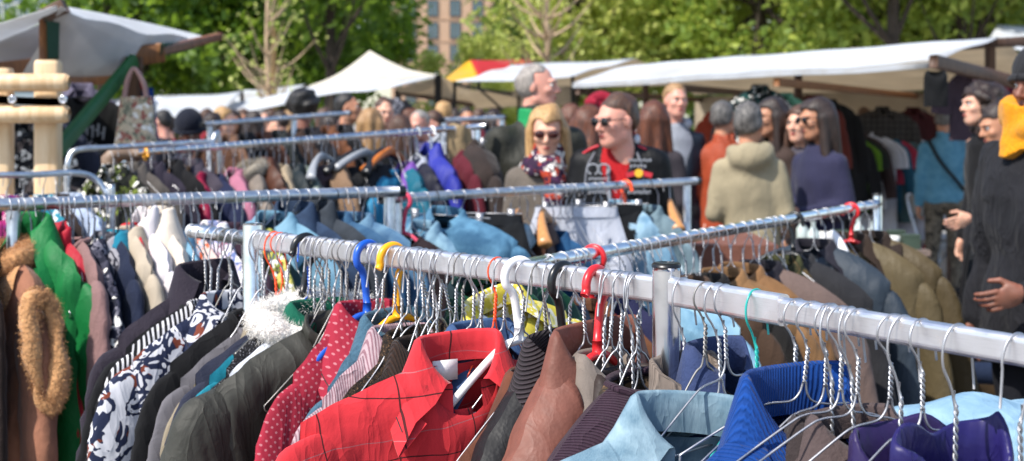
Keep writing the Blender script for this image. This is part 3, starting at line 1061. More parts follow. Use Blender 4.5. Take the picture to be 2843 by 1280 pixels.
def hanger_meshes(kind):
    if kind in _hm: return _hm[kind]
    m = MB()
    out = []
    if kind.startswith('wire'):
        r = .0016
        hp = catmull(hook_path(), 40)
        tw = np.linspace(0, 1, 46)
        ph = tw * 2 * PI * 3.4
        for s in (0, PI):
            pth = np.stack([.0018 * np.cos(ph + s), .0018 * np.sin(ph + s), -.062 - tw * .046], 1)
            m.add(*tube(pth, r, 6))
        m.add(*tube(hp, r, 7))
        m.add(*tube([(.002, .002, -.062), (.005, .001, -.056), (.0045, .001, -.05)], r, 6))
        ex = .05 if kind == 'wireb' else 0
        for s in (-1, 1):
            arm = catmull([(s * .002, 0, -.107), (s * .006, 0, -.122), (s * .018, 0, -.133), (s * .05, 0, -.137 - ex * .9), (s * .075, 0, -.148 - ex * 1.4), (s * .158, 0, -.2 - ex * 2), (s * .168, 0, -.21 - ex * 2), (s * .158, 0, -.222 - ex * 2), (s * .1, 0, -.222 - ex * 2), (0, 0, -.222 - ex * 2)], 44)
            m.add(*tube(arm, r, 6))
        out = [('wire', m)]
    elif kind == 'plastic':
        m.add(*tube(catmull(hook_path(.028, .012, .118), 44), [.0072] * 44, 12))
        m.add(*tube([(0, 0, -.114), (0, 0, -.136)], .0085, 12))
        for s in (-1, 1):
            arm = catmull([(0, 0, -.136), (s * .03, 0, -.143), (s * .07, 0, -.172), (s * .13, 0, -.225), (s * .142, 0, -.238), (s * .132, 0, -.25), (s * .08, 0, -.252), (0, 0, -.254)], 36)
            m.add(*tube(arm, [.0068] * 20 + [.005] * 16, 10))
        out = [('body', m)]
    elif kind == 'wood':
        m.add(*tube(catmull(hook_path(.021, .02, .095), 36), .0019, 8))
        b = MB()
        n, k = 33, 12
        V = []
        for x in np.linspace(-.21, .21, n):
            q = abs(x) / .21
            zc = -.1 - .095 * q ** 1.5 - .004
            hz = .022 * (1 - .2 * q); hy = .012 + .016 * q ** 1.5
            yc = -.03 * q ** 2
            for t_ in np.linspace(0, 2 * PI, k, endpoint=False):
                V.append((x, yc + hy * math.cos(t_), zc + hz * math.sin(t_)))
        b.add(V, gridf(n, k, False, True) + [list(range(k)), [(n - 1) * k + i for i in range(k)][::-1]])
        out = [('body', b), ('hook', m)]
    elif kind == 'clip':
        m.add(*tube(catmull(hook_path(.021, .02, .085), 36), .0019, 8))
        m.add(*tube([(-.16, 0, -.088), (.16, 0, -.088)], .0026, 8))
        out = [('bar', m)]
        for s in (-1, 1):
            c = MB()
            for q in (-1, 1):
                c.add(*box((s * .12, q * .0045, -.096), (.026, .004, .05), Matrix.Rotation(q * .06, 3, 'X')))
            c.add(*tube([(s * .12, -.008, -.09), (s * .12, .008, -.09)], .006, 10))
            out.append(('clip', c))
    res = []
    for nm, mb in out:
        me = bpy.data.meshes.new(nm)
        me.from_pydata(np.concatenate(mb.V).tolist(), [], mb.F)
        me.polygons.foreach_set('use_smooth', [True] * len(me.polygons))
        me.materials.append(WIRE)
        res.append((nm, me))
    _hm[kind] = res
    return res


HN = {'wireb': 'silver wire hanger', 'wire': 'silver wire hanger', 'plastic': 'plastic hanger', 'wood': 'wooden hanger', 'clip': 'metal clip hanger'}


def hang(kind, label, p, yaw, group, roll=0., pitch=0.):
    """kind such as 'wire', 'wire teal', 'plastic red', 'wood', 'wood orange'"""
    k = kind.split()
    ms = hanger_meshes(k[0])
    c = k[1] if len(k) > 1 else None
    if len(ms) == 1:
        o = bpy.data.objects.new('hanger', ms[0][1]); COL.objects.link(o)
        o.material_slots[0].link = 'OBJECT'
        o.material_slots[0].material = PL[c] if c else WIRE
        tag(o, label, 'hanger', group)
    else:
        o = empty('hanger', label, 'hanger', group=group)
        for nm, me in ms:
            ch = bpy.data.objects.new(nm, me); COL.objects.link(ch); ch.parent = o
            ch.material_slots[0].link = 'OBJECT'
            if k[0] == 'wood' and nm == 'body': ch.material_slots[0].material = WOODO if c == 'orange' else PL[c] if c else WOODH
            else: ch.material_slots[0].material = WIRE
    o.location = p
    o.rotation_euler = (pitch, roll, yaw)
    return o


# ------------------------------------------------------------------ garments
def pile(V, cen, n, ln, seed, wd=.0011):
    """short fibres standing out of a fur surface"""
    g = np.random.default_rng(seed)
    k = g.integers(0, len(V), n)
    p = V[k] + g.normal(size=(n, 3)) * .004
    d = V[k] - cen[k]
    d = d / (np.linalg.norm(d, axis=1)[:, None] + 1e-9) + g.normal(size=(n, 3)) * .55 + [0, 0, -.25]
    d /= np.linalg.norm(d, axis=1)[:, None]
    s = np.cross(d, g.normal(size=(n, 3))); s /= np.linalg.norm(s, axis=1)[:, None]
    L = ln * g.uniform(.5, 1.3, (n, 1))
    W = np.stack([p - s * wd - d * .003, p + s * wd - d * .003, p + d * L], 1).reshape(-1, 3)
    return W, np.arange(n * 3).reshape(-1, 3).tolist()


DARKSEAM = simple('seam_thread', '2a2628', .9)
def garment(name, label, cat, mt, p, yaw, W=.2, sl=.085, L=.62, T=.03, xn=.062, zn=-.118, drop=.05, sleeve=.52, collar='shirt', cm=None,
            seed=0, flare=.05, group=None, roll=0., pitch=0., hr=1, amp=1., ch=.035, cl=.062, lapel=False, placket=False, label_tag=False, sr=1., shift=0.):
    g = np.random.default_rng(seed + 1000)
    cm = cm or mt
    root = empty(name, label, cat, p, yaw, group)
    root.rotation_euler = (pitch, roll, yaw)
    W1, W2 = Waves(seed, 16, 8, (1, .3, .28)), Waves(seed + 1, 42, 8, (1, .5, .4))
    W3 = Waves(seed + 2, 26, 8, (1, 1, 1))
    nx, nd = (45, 34) if hr > 1 else (29, 22)

    def topz(a):
        q = np.clip((a - xn) / (W - xn), 0, 1)
        return zn - sl * (.75 * q + .25 * q ** 2.6) if hr > 1 else zn - sl * (.4 * q + .6 * q ** 2.3)

    def ridge_fold(X, D):
        Q = np.stack([X, 0 * X, D], -1)
        a = amp * (.003 + .013 * np.clip(D / .3, 0, 1.2) ** .8)
        w1 = W1(Q)
        f = a * (w1 - .6 * np.abs(w1) + .35) + amp * .0034 * np.clip(D / .05, 0, 1) * W2(Q)
        # pulls running down from the hanger ends
        f = f + amp * .004 * np.exp(-((np.abs(X) - W * .8) / .05) ** 2) * np.clip(D / .06, 0, 1) * np.sin((np.abs(X) * 70 + D * 38) + seed)
        return f

    body = MB()
    xs = np.linspace(-1, 1, nx)
    xs = np.sign(xs) * np.abs(xs) ** .9
    dd = np.linspace(0, 1, nd) ** 1.7
    for s in (1, -1):
        X0 = (xs * W)[:, None] + 0 * dd[None]
        A = np.abs(X0)
        q = np.sqrt(np.clip(1 - (A / xn) ** 2, 0, 1))
        zt = topz(A) - np.where(A < xn, (drop if s > 0 else .012) * q, 0)
        Lc = L - (zn - zt)
        D = Lc * dd[None]
        dz = (zn - (zt - D))
        X = X0 * (1 + flare * np.clip(dz / L, 0, 1) ** 1.2) - .012 * np.sign(X0) * np.clip(dz - .1, 0, .2) / .2
        edge = np.sqrt(np.clip(1 - (A / W) ** 6, 0, 1))
        y = s * (.03 * q * np.exp(-D / .08) + T * (1 - np.exp(-D / .028)) * (.35 + .65 * edge) * (1 + .5 * D))
        y = y * np.where(A >= W * .999, .25, 1)
        f = ridge_fold(X, dz)
        y = y + f + s * edge * amp * .003 * W3(np.stack([X, y * 0 + s, dz], -1)) * np.clip(D / .03, 0, 1)
        V = np.stack([X, y, zt - D], -1)
        if s > 0: FP = V
        V = V.reshape(-1, 3)
        Fg = gridf(nx, nd)
        body.add(V, Fg if s < 0 else [k[::-1] for k in Fg])
    b = body.obj('body', mt, root)
    if sleeve:
        for s in (1, -1):
            zs = topz(W)
            if sleeve < .3: rr = [.05, .064, .072, .074, .076]
            sc = sleeve / .52
            pts = np.array([(W - .06, 0, zs - .05), (W - .022, 0, zs - .068), (W + .006, .003, zs - .115), (W + .03, .006, zs - .115 - .12 * sc), (W + .066, .01, zs - .115 - .28 * sc), (W + .09, .016, zs - .115 - .45 * sc)])
            if sleeve < .3: pts = np.array([(W - .075, 0, zs - .02), (W - .02, 0, zs - .05), (W + .03, .004, zs - .1), (W + .05, .008, zs - .15), (W + .06, .01, zs - .105 - sleeve * .6)])
            n, k = (30, 26) if hr > 1 else (19, 16)
            c = catmull(pts, n)
            rad = np.interp(np.linspace(0, 1, n), [0, .12, .25, .5, .8, 1], [.03, .05, .064, .07, .066, .06]) * sr
            if sleeve < .3: rad = np.interp(np.linspace(0, 1, n), [0, .2, .5, 1], [.035, .06, .07, .074]) * sr
            t_ = np.gradient(c, axis=0); t_ /= np.linalg.norm(t_, axis=1)[:, None]
            th = np.linspace(0, 2 * PI, k, endpoint=False)
            nrm = np.stack([-t_[:, 2], 0 * t_[:, 0], t_[:, 0]], 1)
            nrm /= np.linalg.norm(nrm, axis=1)[:, None]
            fl = min(.6, T / .1 + .08)
            V = c[:, None] + rad[:, None, None] * (np.cos(th)[None, :, None] * nrm[:, None] + fl * np.sin(th)[None, :, None] * np.array([0, 1., 0]))
            dep = np.linspace(0, 1, n)[:, None]
            w3 = W3(V * [1.4, 1.2, 1.9])
            fo = amp * (.0036 * (.4 - np.abs(w3)) + .0022 * W2(V * [1, 1, 2.2])) * np.clip(dep * 5, 0, 1)
            fo = fo + amp * .003 * np.exp(-((dep - .55) / .16) ** 2) * np.sin(dep * 70 + 2.2 * np.cos(th)[None])
            V = V + fo[..., None] * (np.cos(th)[None, :, None] * nrm[:, None] + np.sin(th)[None, :, None] * np.array([0, 1., 0]))
            V = V.reshape(-1, 3) * [s, 1, 1]
            Fg = gridf(n, k, False, True)
            m_ = MB(); m_.add(V, Fg if s > 0 else [q[::-1] for q in Fg]); m_.obj('sleeve', mt, root)

    def neck(phi, e, z):
        """point at angle phi round the neck, e outwards, z up"""
        fx, fy = np.sin(phi), -np.cos(phi)
        X = (xn + e) * fx
        Y = (.034 + e * .8) * fy
        front = np.clip(-np.cos(phi), 0, 1)
        z0 = zn - front ** 1.3 * drop * .95 - sl * np.clip(e / (W - xn), 0, 1) * np.abs(fx) ** 1.5 * 1.0 - .004
        return np.stack([X, Y, z0 + z], -1)

    if collar in ('shirt', 'leaf', 'big'):
        k = dict(shirt=1., leaf=1.25, big=1.7)[collar]
        ph = np.linspace(-2.75, 2.75, 45 if hr > 1 else 33)
        pt = (np.abs(ph) / 2.75) ** 4
        h1 = ch * np.ones_like(ph)
        e1 = .030 * k + .035 * pt * k
        wob = .004 * np.sin(ph * 3 + seed)
        rows = [(.0 * ph, 0 * ph - .004), (-.003 + 0 * ph, h1 * .5), (-.004 + 0 * ph, h1), (.0 + 0 * ph, h1 + .005), (.008 + 0 * ph, h1 + .002),
                (.008 + e1 * .35, h1 * .55 - cl * .12), (.008 + e1 * .75, h1 * .2 - cl * .3 + wob), (.008 + e1, -cl * .42 * k ** .5 - .035 * pt + wob * 1.4)]
        rows += [(r_[0] - .0, r_[1] - .0035) for r_ in rows[-1:]] + [(.006 + e1 * .6, h1 * .3 - cl * .3 - .004)]
        spr = [0, 0, 0, .01, .04, .1, .17, .23, .23, .13]
        V = np.stack([neck(ph * (1 - q_), e, z) for (e, z), q_ in zip(rows, spr)], 1).reshape(-1, 3)
        V = V + (amp * .003 * W3(V))[:, None] * [0, 1, .6]
        m_ = MB(); m_.add(V, gridf(len(ph), len(rows))); co_ = m_.obj('collar', cm, root)
        if hr > 1:
            VV = V.reshape(len(ph), len(rows), 3)
            ed = VV[1:-1, 6] * .45 + VV[1:-1, 7] * .55 + [0, 0, .0012]
            sm = MB(); sm.add(*tube(ed, .0011, 5)); sm.obj('stitching', DARKSEAM, co_)
    elif collar in ('stand', 'rib', 'turtle'):
        h_ = dict(stand=ch, rib=.055, turtle=.075)[collar] + 0.
        full = collar != 'stand'
        ph = np.linspace(-PI, PI, 40, endpoint=False) if full else np.linspace(-2.7, 2.7, 36)
        lean = .004 * np.sin(ph * 2 + seed)
        h_ = h_ * (1 + (.16 if collar == 'stand' else .05) * np.sin(ph * 2.3 + seed) + .06 * np.sin(ph * 5 + seed * 2))
        lean = lean + (.012 * np.sin(ph * 3 + seed * 1.7) if collar == 'stand' else 0)
        rows = [(.004 + 0 * ph, 0 * ph - .006), (.002 + lean, h_ * .55 + 0 * ph), (.001 + lean, h_ * .95 + 0 * ph), (-.003 + lean, h_ + 0 * ph), (-.008 + lean, h_ * .93 + 0 * ph), (-.008 + 0 * ph, h_ * .4 + 0 * ph), (-.008 + 0 * ph, -.01 + 0 * ph)]
        V = np.stack([neck(ph, e, z) for e, z in rows], 1).reshape(-1, 3)
        m_ = MB(); m_.add(V, gridf(len(ph), len(rows), full)); m_.obj('collar', cm, root)
    elif collar == 'crew':
        ph = np.linspace(-PI, PI, 36, endpoint=False)
        c = neck(ph, .004, 0 * ph + .002)
        V, f = tube(np.vstack([c, c[:1]]), .007, 8, False)
        m_ = MB(); m_.add(V, f); m_.obj('neckband', cm, root)
    elif collar in ('fur', 'hood'):
        ph = np.linspace(-2.6, 2.6, 40)
        q = .5 + .5 * np.cos(ph * .85)
        if collar == 'fur':
            c = neck(ph, .018, 0 * ph + .014)
            V, f = tube(c, .023 + .009 * q, 16)
            nz = Waves(seed + 5, 130, 14)(V) * .003
            cen = np.repeat(c, 16, 0)
            V = V + (V - cen) / (np.linalg.norm(V - cen, axis=1)[:, None] + 1e-9) * nz[:, None]
        else:
            c = neck(ph, .02 + .025 * q, -.012 + .025 * (1 - q))
            V, f = tube(c, .018 + .034 * q, 16)
            V = V + (.006 * W3(V * 1.3))[:, None] * [0, 1, 1]
        m_ = MB(); m_.add(V, f)
        if collar == 'fur': m_.add(*pile(V, cen, 18000, .009, seed, .0005))
        m_.obj('collar' if collar == 'fur' else 'hood', cm, root)
    if lapel:
        for s in (1, -1):
            n = 14
            t_ = np.linspace(0, 1, n)
            zi = zn - drop * .75 - t_ * .26
            xi = (xn * .75) * (1 - t_) + .004
            wd = .085 * np.sin(np.clip(t_ * 1.15 + .28, 0, 1) * PI) ** .8 + .006
            V = []
            for i in range(n):
                for j in np.linspace(0, 1, 5):
                    x = (xi[i] + wd[i] * j)
                    dz_ = zn - zi[i]
                    yb = T * (1 - np.exp(-max(dz_ - .03, .01) / .028)) * (1 + .5 * dz_) + .007 + .004 * math.sin(j * PI)
                    f_ = float(ridge_fold(np.array([s * x]), np.array([dz_]))[0])
                    V.append((s * x, yb + f_, zi[i] + .022 * j * (1 - t_[i])))
            Fg = gridf(n, 5)
            m_ = MB(); m_.add(V, Fg); m_.obj('lapel', cm, root)
    if placket:
        n = 22
        V = []
        for i in range(n):
            z = zn - drop * .9 - (L - drop - .02) * i / (n - 1)
            dz_ = zn - z
            yb = T * (1 - np.exp(-max(dz_ - drop * .9, .0) / .028 - .3)) * (1 + .5 * dz_) + .004
            for j in (-.017, -.016, 0, .016, .017):
                f_ = float(ridge_fold(np.array([j]), np.array([dz_]))[0])
                V.append((j, yb + f_ + (.0025 if abs(j) < .0165 else -.002), z))
        m_ = MB(); m_.add(V, gridf(n, 5)); pk_ = m_.obj('placket', mt, root)
        bm_ = MB()
        for i in range(2, n, 4):
            q = np.array(V[i * 5 + 2])
            bm_.add(*tube([q + [0, .001, 0], q + [0, .004, 0]], .0055, 12))
        bm_.obj('buttons', PL['white'] if placket is True else PL[placket], pk_)
    if label_tag:
        m_ = MB(); m_.add(*box((.012, -.026, zn - .02), (.046, .0015, .034))); m_.obj('size_label', PL['white'], root)
    return root


_mesh_rng = random.Random(5)


def on_rail(key, u, htype, short, rest, name, cat, mt, side, group=None, yaw=0., dx=0., **k):
    """hang one garment on its hanger where photo column u crosses the rail; side=+1 shows its front on the left, -1 on the right"""
    p, d = rail_pt(key, u)
    if side > 0: nrm = d                      # front looks along the rail towards the camera side
    else: nrm = -d
    base = math.atan2(-nrm[0], nrm[1])        # local +y on the normal
    if 'nv' in k: k['zn'] = CZ - (k.pop('nv') - HV) * p[1] / FPX - p[2]
    sz = float(np.clip((-k.get('zn', -.118) + .004) / .118, 1, 1.6)) if htype.startswith('wire') else 1
    if htype.startswith('wood') and key in 'CDE': yaw -= .85
    r = _mesh_rng
    yw = base + yaw + r.uniform(-.05, .05)
    ro = r.uniform(-.05, .05) + k.pop('roll', 0)
    pi_ = r.uniform(-.05, .05) + k.pop('pitch', 0)
    hl = htype
    hk = htype.split()
    hname = (hk[1] + ' ' if len(hk) > 1 else '') + (HN[hk[0]] if not (hk[0] in ('wire', 'wireb') and len(hk) > 1) else 'coated wire hanger')
    flip = PI if r.random() < .45 else 0
    ho = hang(htype, hname + ' holding the ' + short, p, yw + flip + r.uniform(-.22, .22) * (.3 if hk[0] == 'plastic' else 1), 'hangers on the racks', (r.uniform(-.09, .09) - ro) if flip else ro, -pi_ if flip else pi_)
    ho.scale = (1, 1, sz)
    seed = int(u * 7 + len(short) * 13 + ord(key[0]) * 31)
    p = p + np.array([math.cos(yw), math.sin(yw), 0]) * dx
    return garment(name, short + ' ' + rest, cat, mt, p, yw, seed=seed, group=group, roll=ro, pitch=pi_, **k)
# ------------------------------------------------------------------ front rack clothes (left to right)
G1 = 'clothes on the front rack'
FR = 'on the front rack'
def A(key, u, h, short, rest, name, cat, mt, **k):
    return on_rail(key, u, h, short, rest, name, cat, mt, 1, G1, hr=2, **k)


A('A0', 566, 'wire', 'dark aubergine fleece jacket', 'first on the front rack', 'jacket', 'jacket', fab('wool', '2b2431'), collar='leaf', ch=.06, cl=.09, W=.215, L=.7, T=.034, amp=1.3, nv=800)
A('A0', 592, 'wire', 'thin black blouse', 'behind the white patterned shirt', 'blouse', 'blouse', fab('cotton', '17171b'), collar='crew', W=.2, T=.018, nv=845)
A('A0', 612, 'wire', 'black blouse with a striped yoke', 'beside the aubergine fleece', 'blouse', 'blouse', fab('stripe', '16161c', 'd5d3d6'), collar='crew', W=.2, T=.018, nv=835)
A('A0', 648, 'wire', 'white shirt with navy and rust shapes', 'near the left end of the front rack', 'shirt', 'shirt', fab('print', 'd3d3da', '27304f', '83402f'), W=.22, L=.72, T=.028, placket=True, sl=.095, nv=855)
A('A', 718, 'wire', 'plain black cardigan', 'right of the navy patterned shirt', 'cardigan', 'cardigan', fab('cotton', '131317'), collar='crew', W=.205, T=.022, nv=865)
A('A', 742, 'wire', 'light grey jersey top', 'squeezed before the navy sweatshirt', 'top', 'top', fab('cotton', '77747a'), collar='crew', W=.2, T=.02, nv=905)
A('A', 760, 'wire orange', 'beige linen shirt', 'squeezed before the navy sweatshirt', 'shirt', 'shirt', fab('cotton', '9a8d78'), W=.2, T=.022, L=.66, nv=915)
A('A', 790, 'wire', 'dark navy sweatshirt', 'left of the white collared polo', 'sweatshirt', 'sweatshirt', fab('wool', '24283c'), collar='crew', W=.215, T=.036, L=.66, amp=1.2, nv=885)
A('A', 850, 'plastic black', 'turquoise shirt', 'whose edge shows beside the navy sweatshirt', 'shirt', 'shirt', fab('cotton', '1c8aa0'), W=.2, T=.02, L=.62, nv=905)
A('A', 872, 'wire', 'black bouclé coat with white flecks', 'and fluffy white fur collar', 'coat', 'coat', fab('tweed', '141418', '8d8d92', '26262c'), collar='fur', cm=fab('fur', 'f0ebe4'), W=.2, T=.026, nv=872, xn=.1)
A('A', 880, 'wire', 'white polo shirt', 'with wide emerald green collar', 'polo_shirt', 'polo shirt', fab('cotton', 'cfd3dc'), collar='big', cm=fab('cotton', '0d6b52'), W=.2, T=.026, ch=.04, cl=.07, nv=890)
A('A', 900, 'wire', 'grey fine knit top', 'tucked behind the slate jacket', 'top', 'top', fab('wool', '4a474b'), collar='crew', W=.19, T=.02, nv=930)
A('A', 932, 'wire', 'slate grey zip jacket', 'with a stitched raglan shoulder', 'jacket', 'jacket', fab('nylon', '45453f'), collar='stand', L=.7, sl=.1, amp=1.2, ch=.03, nv=908, W=0.25, sr=1.3, T=0.05)
A('A', 985, 'wire', 'rust orange batik shirt', 'mostly hidden by the polka dot shirt', 'shirt', 'shirt', fab('floral', '8a3f22', '2a2530', 'a86a34'), T=.02, nv=945, W=0.18)
A('A', 1022, 'plastic blue', 'crimson shirt with pink dots', 'on the front rack', 'shirt', 'shirt', fab('polka', 'a8283e', 'c07880'), T=.024, collar='leaf', ch=.04, nv=892, W=0.165)
A('A', 1055, 'wire', 'teal flowered blouse', 'mostly hidden left of the brown tweed', 'blouse', 'blouse', fab('floral', '3f8fa0', '2a5f9a', '5fae9a'), T=.02, nv=975, W=0.16)
A('A', 1086, 'plastic yellow', 'dusty blue fleece jacket', 'lined with a dark flame pattern', 'jacket', 'jacket', fab('fleece', '456a80'), collar='leaf', T=.028, nv=915, W=0.155)
A('A', 1120, 'wire', 'pale pink striped shirt', 'peeking out before the brown tweed', 'shirt', 'shirt', fab('stripe', 'bca4aa', '96707a', None, 2.3), T=.022, nv=955, W=0.17)
A('A', 1150, 'wire', 'black and brown tweed jacket', 'left of the red checked shirt', 'jacket', 'jacket', fab('tweed', '1c1714', '7a5c40', '3b2c20'), T=.03, collar='leaf', L=.7, nv=965, W=0.19)
A('A', 1180, 'wire', 'dark brown corduroy jacket', 'half hidden by the red checked shirt', 'jacket', 'jacket', fab('cord', '3a2418'), T=.028, L=.68, nv=990, W=0.185)
A('A', 1215, 'wire', 'grey beige knitted cardigan', 'just left of the red checked shirt', 'cardigan', 'cardigan', fab('ribh', '7d7068'), T=.024, collar='crew', nv=1010, W=0.17)
A('A', 1150, 'wire', 'green and navy tartan shirt', 'behind the hooks over the red shirt', 'shirt', 'shirt', fab('tartan', '1a5a3c', '8aa08a', '1d1f3a'), T=.024, zn=-.095, roll=.34, sl=.05, W=0.15, dx=-0.13)
A('A', 1210, 'wire', 'pale yellow and white summer shirt', 'behind the red checked shirt', 'shirt', 'shirt', fab('floral', 'd9c74a', 'd6d2c4', 'd9cf86'), T=.024, zn=-.125, roll=.3, sl=.06, W=0.15, dx=-0.1)
A('A', 1335, 'wire', 'blue denim shirt', 'right behind the red checked shirt', 'shirt', 'shirt', fab('denim', '2a4470', '5a7aa6'), W=.19, T=.022, zn=-.15)

# the red checked shirt, slipped sideways on its white hanger
RED = fab('plaid', 'cf2f38', None, '1a1014')
A('A', 1440, 'plastic white', 'bright red shirt', 'with thin black check lines in the centre of the front rack', 'shirt', 'shirt', RED, W=.27, sl=.075, L=.72, T=.03, collar='leaf',
  ch=.042, cl=.075, drop=.085, placket='black', label_tag=True, roll=.05, amp=1.25, dx=.115, yaw=-.2, nv=985, xn=.07)
A('A', 1500, 'wire', 'rust brown suede jacket', 'overlapping the red checked shirt', 'jacket', 'jacket', fab('suede', '70402c'), L=.7, collar='leaf', W=0.25, yaw=0.05, sl=0.16, nv=1080, T=0.04)
A('A', 1525, 'wire', 'bright red fleece pullover', 'left of the ribbed black jacket collar', 'pullover', 'pullover', fab('fleece', 'b8202e'), collar='crew', W=0.24, yaw=0.15, sl=0.18, nv=1040, T=0.035)
A('A', 1562, 'plastic black', 'black leather jacket', 'with thick charcoal ribbed collar', 'jacket', 'jacket', fab('leather', '1e1e21'), collar='big', cm=fab('ribh', '4a4046'), W=.25, T=.05, L=.66, xn=.085, yaw=.12, sl=.18, nv=1010, ch=.05, cl=.1)
A('A', 1655, 'plastic red', 'reddish brown leather jacket', 'on the red plastic hanger', 'jacket', 'jacket', fab('leather', '8a5648'), collar='big', W=.25, T=.06, xn=.1, ch=.05, cl=.11, drop=.1, L=.7, yaw=.12, sl=.18, nv=985)
A('A', 1680, 'wire', 'light taupe cotton jacket', 'inside the fold of the brown leather jacket', 'jacket', 'jacket', fab('cotton', '8d8178'), collar='leaf', W=.15, T=.026, yaw=0.3, sl=0.12, nv=1035)
A('A', 1722, 'wire', 'dark umber rain jacket', 'between brown leather and plum knit', 'jacket', 'jacket', fab('nylon', '403532'), collar='leaf', T=.03, W=0.24, nv=1090, sl=0.18, yaw=0.12)
A('A', 1752, 'wire', 'brown camouflage shirt', 'left of the plum sweater', 'shirt', 'shirt', fab('camo', '8a6a4c', '5c4a38', '3c352c'), T=.026, W=0.25, sl=0.18, yaw=0.1, nv=1120)
A('A', 1765, 'wire', 'plum fine knit sweater', 'left of the tall chrome post', 'sweater', 'sweater', fab('rib', '4a3344'), collar='crew', L=.66, drop=.02, W=0.28, yaw=0.06, sl=0.17, T=0.05, nv=1045)
A('As', 1895, 'wire', 'beige cardigan with ribbed collar', 'just behind the tall chrome post', 'cardigan', 'cardigan', fab('rib', '94857a'), collar='rib', W=.18, T=.03, sl=.1, nv=1085)
p, d = rail_pt('As', 2010)
hang('wire', 'silver wire hanger holding the dark navy woollen shirt', p, R(222), 'hangers on the racks', .05)
q = P(1995, 1030, 2.12)
garment('shirt', 'dark navy woollen shirt right of the tall chrome post', 'shirt', fab('wool', '34426a'), (q[0], q[1], q[2] + .118), R(228), W=.1, T=.024, sleeve=.2, sl=.1, seed=21, group=G1, hr=2, collar='leaf', ch=.045)
p, d = rail_pt('As', 1990)
hang('wire', 'silver wire hanger holding the light blue denim jacket', p, R(205), 'hangers on the racks', .05)
q = P(1925, 1200, 1.97)
garment('jacket', 'light blue denim jacket with indigo panels below the tall chrome post', 'jacket', fab('denim', '54788e', 'b4ccd6'), (q[0], q[1], q[2] + .118), R(198),
        W=.225, sl=.07, L=.6, T=.045, seed=9, group=G1, hr=2, collar='big', ch=.05, cl=.08, drop=.08, placket=True, roll=-.1, xn=.078)
p, d = rail_pt('As', 2098)
hang('wire teal', 'turquoise wire hanger holding the royal blue track jacket', p, R(222), 'hangers on the racks', .03)
q = P(2215, 1150, 1.85)
garment('jacket', 'royal blue ribbed track jacket with a broad collar on the turquoise hanger', 'jacket', fab('rib', '0b489c', None, None, .82), (q[0], q[1], q[2] + .118), R(214),
        W=.2, sl=.08, L=.62, T=.05, seed=12, group=G1, hr=2, collar='big', ch=.06, cl=.13, xn=.088, drop=.1, amp=1.2)
for o_ in [c for c in COL.objects if c.get('label') in ('silver wire hanger holding the light blue denim jacket', 'turquoise wire hanger holding the royal blue track jacket')]: o_.scale = (1, 1, 1.3)
for u, lb in ((2212, 'bare silver wire hanger just right of the rusty rail joint'), (2258, 'second bare wire hanger right of the rusty rail joint'),
              (2298, 'third bare wire hanger right of the rusty rail joint'), (2340, 'fourth bare wire hanger right of the rusty rail joint'), (2388, 'fifth bare wire hanger right of the rusty rail joint')):
    p, d = rail_pt('Ax', u)
    hang('wire', lb, p, math.atan2(d[1], d[0]) - PI / 2 + random.Random(u).uniform(-.25, .25), 'bare hangers on the front rack', random.Random(u).uniform(-.1, .1), random.Random(u + 1).uniform(-.08, .08))
A('Ax', 2310, 'wire', 'dark brown fleece coat', 'behind the bare wire hangers', 'coat', 'coat', fab('fleece', '3a3030'), collar='leaf', W=.19, T=.03, sl=.1, nv=1225)
A('Ax', 2360, 'wire', 'taupe woollen jacket', 'behind the bare wire hangers', 'jacket', 'jacket', fab('wool', '584a49'), collar='leaf', W=.19, T=.03, sl=.1, nv=1215)
A('Ax', 2510, 'wire', 'grey windbreaker with purple lining', 'left of the violet satin jacket', 'jacket', 'jacket', fab('nylon', '55545a'), collar='stand', cm=fab('satin', '36295e'), W=.2, T=.04, sl=.09, xn=.085, nv=1315, ch=0.06)
A('Ax', 2660, 'wire', 'violet blue satin jacket', 'lowest at the right of the front rack', 'jacket', 'jacket', fab('satin', '2c2668'), collar='stand', W=.2, T=.045, sl=.09, xn=.085, nv=1325, ch=0.06)
A('Ax', 2825, 'wire', 'teal summer top', 'at the right end of the front rack', 'top', 'top', fab('cotton', '2a7d8c'), collar='crew', W=.18, T=.02, zn=-.2, sleeve=.2)
# further hangers left bare between the clothes
for key, us in (('A0', (545, 630, 668)), ('A', (728, 775, 806, 850, 862, 888, 915, 948, 966, 1002, 1040, 1072, 1100, 1132, 1168, 1196, 1232, 1268, 1284, 1318, 1352, 1382, 1402, 1462, 1500, 1585, 1612, 1706, 1736, 1772)), ('As', (1962,)), ('Ax', (2560, 2480))):
    for u in us:
        p, d = rail_pt(key, u)
        r = random.Random(u * 3)
        ho_ = hang(('wireb' if u < 2100 else 'wire') + ({850: ' blue', 775: ' orange', 1382: ' orange'}.get(u, '')), 'thin wire hanger crowded among others on the left and middle of the front rack' if u < 1900 else 'thin wire hanger crowded among others on the right of the front rack', p,
             math.atan2(d[1], d[0]) + PI / 2 + r.uniform(-.2, .2) + (PI if r.random() < .5 else 0), 'crowded wire hangers on the front rack, ' + ('left and middle' if u < 1900 else 'right'), r.uniform(-.08, .08), r.uniform(-.12, .12))
        if u % 3 == 0 and ho_.material_slots[0].material == WIRE: ho_.material_slots[0].material = WIRED

# ------------------------------------------------------------------ left rack (green, red, sheepskin)
G2 = 'clothes on the left rack'
def Bk(u, h, short, rest, name, cat, mt, **k):
    k.setdefault('ch', .022); k.setdefault('cl', .075)
    return on_rail('B', u, h, short, rest, name, cat, mt, -1, G2, **k)


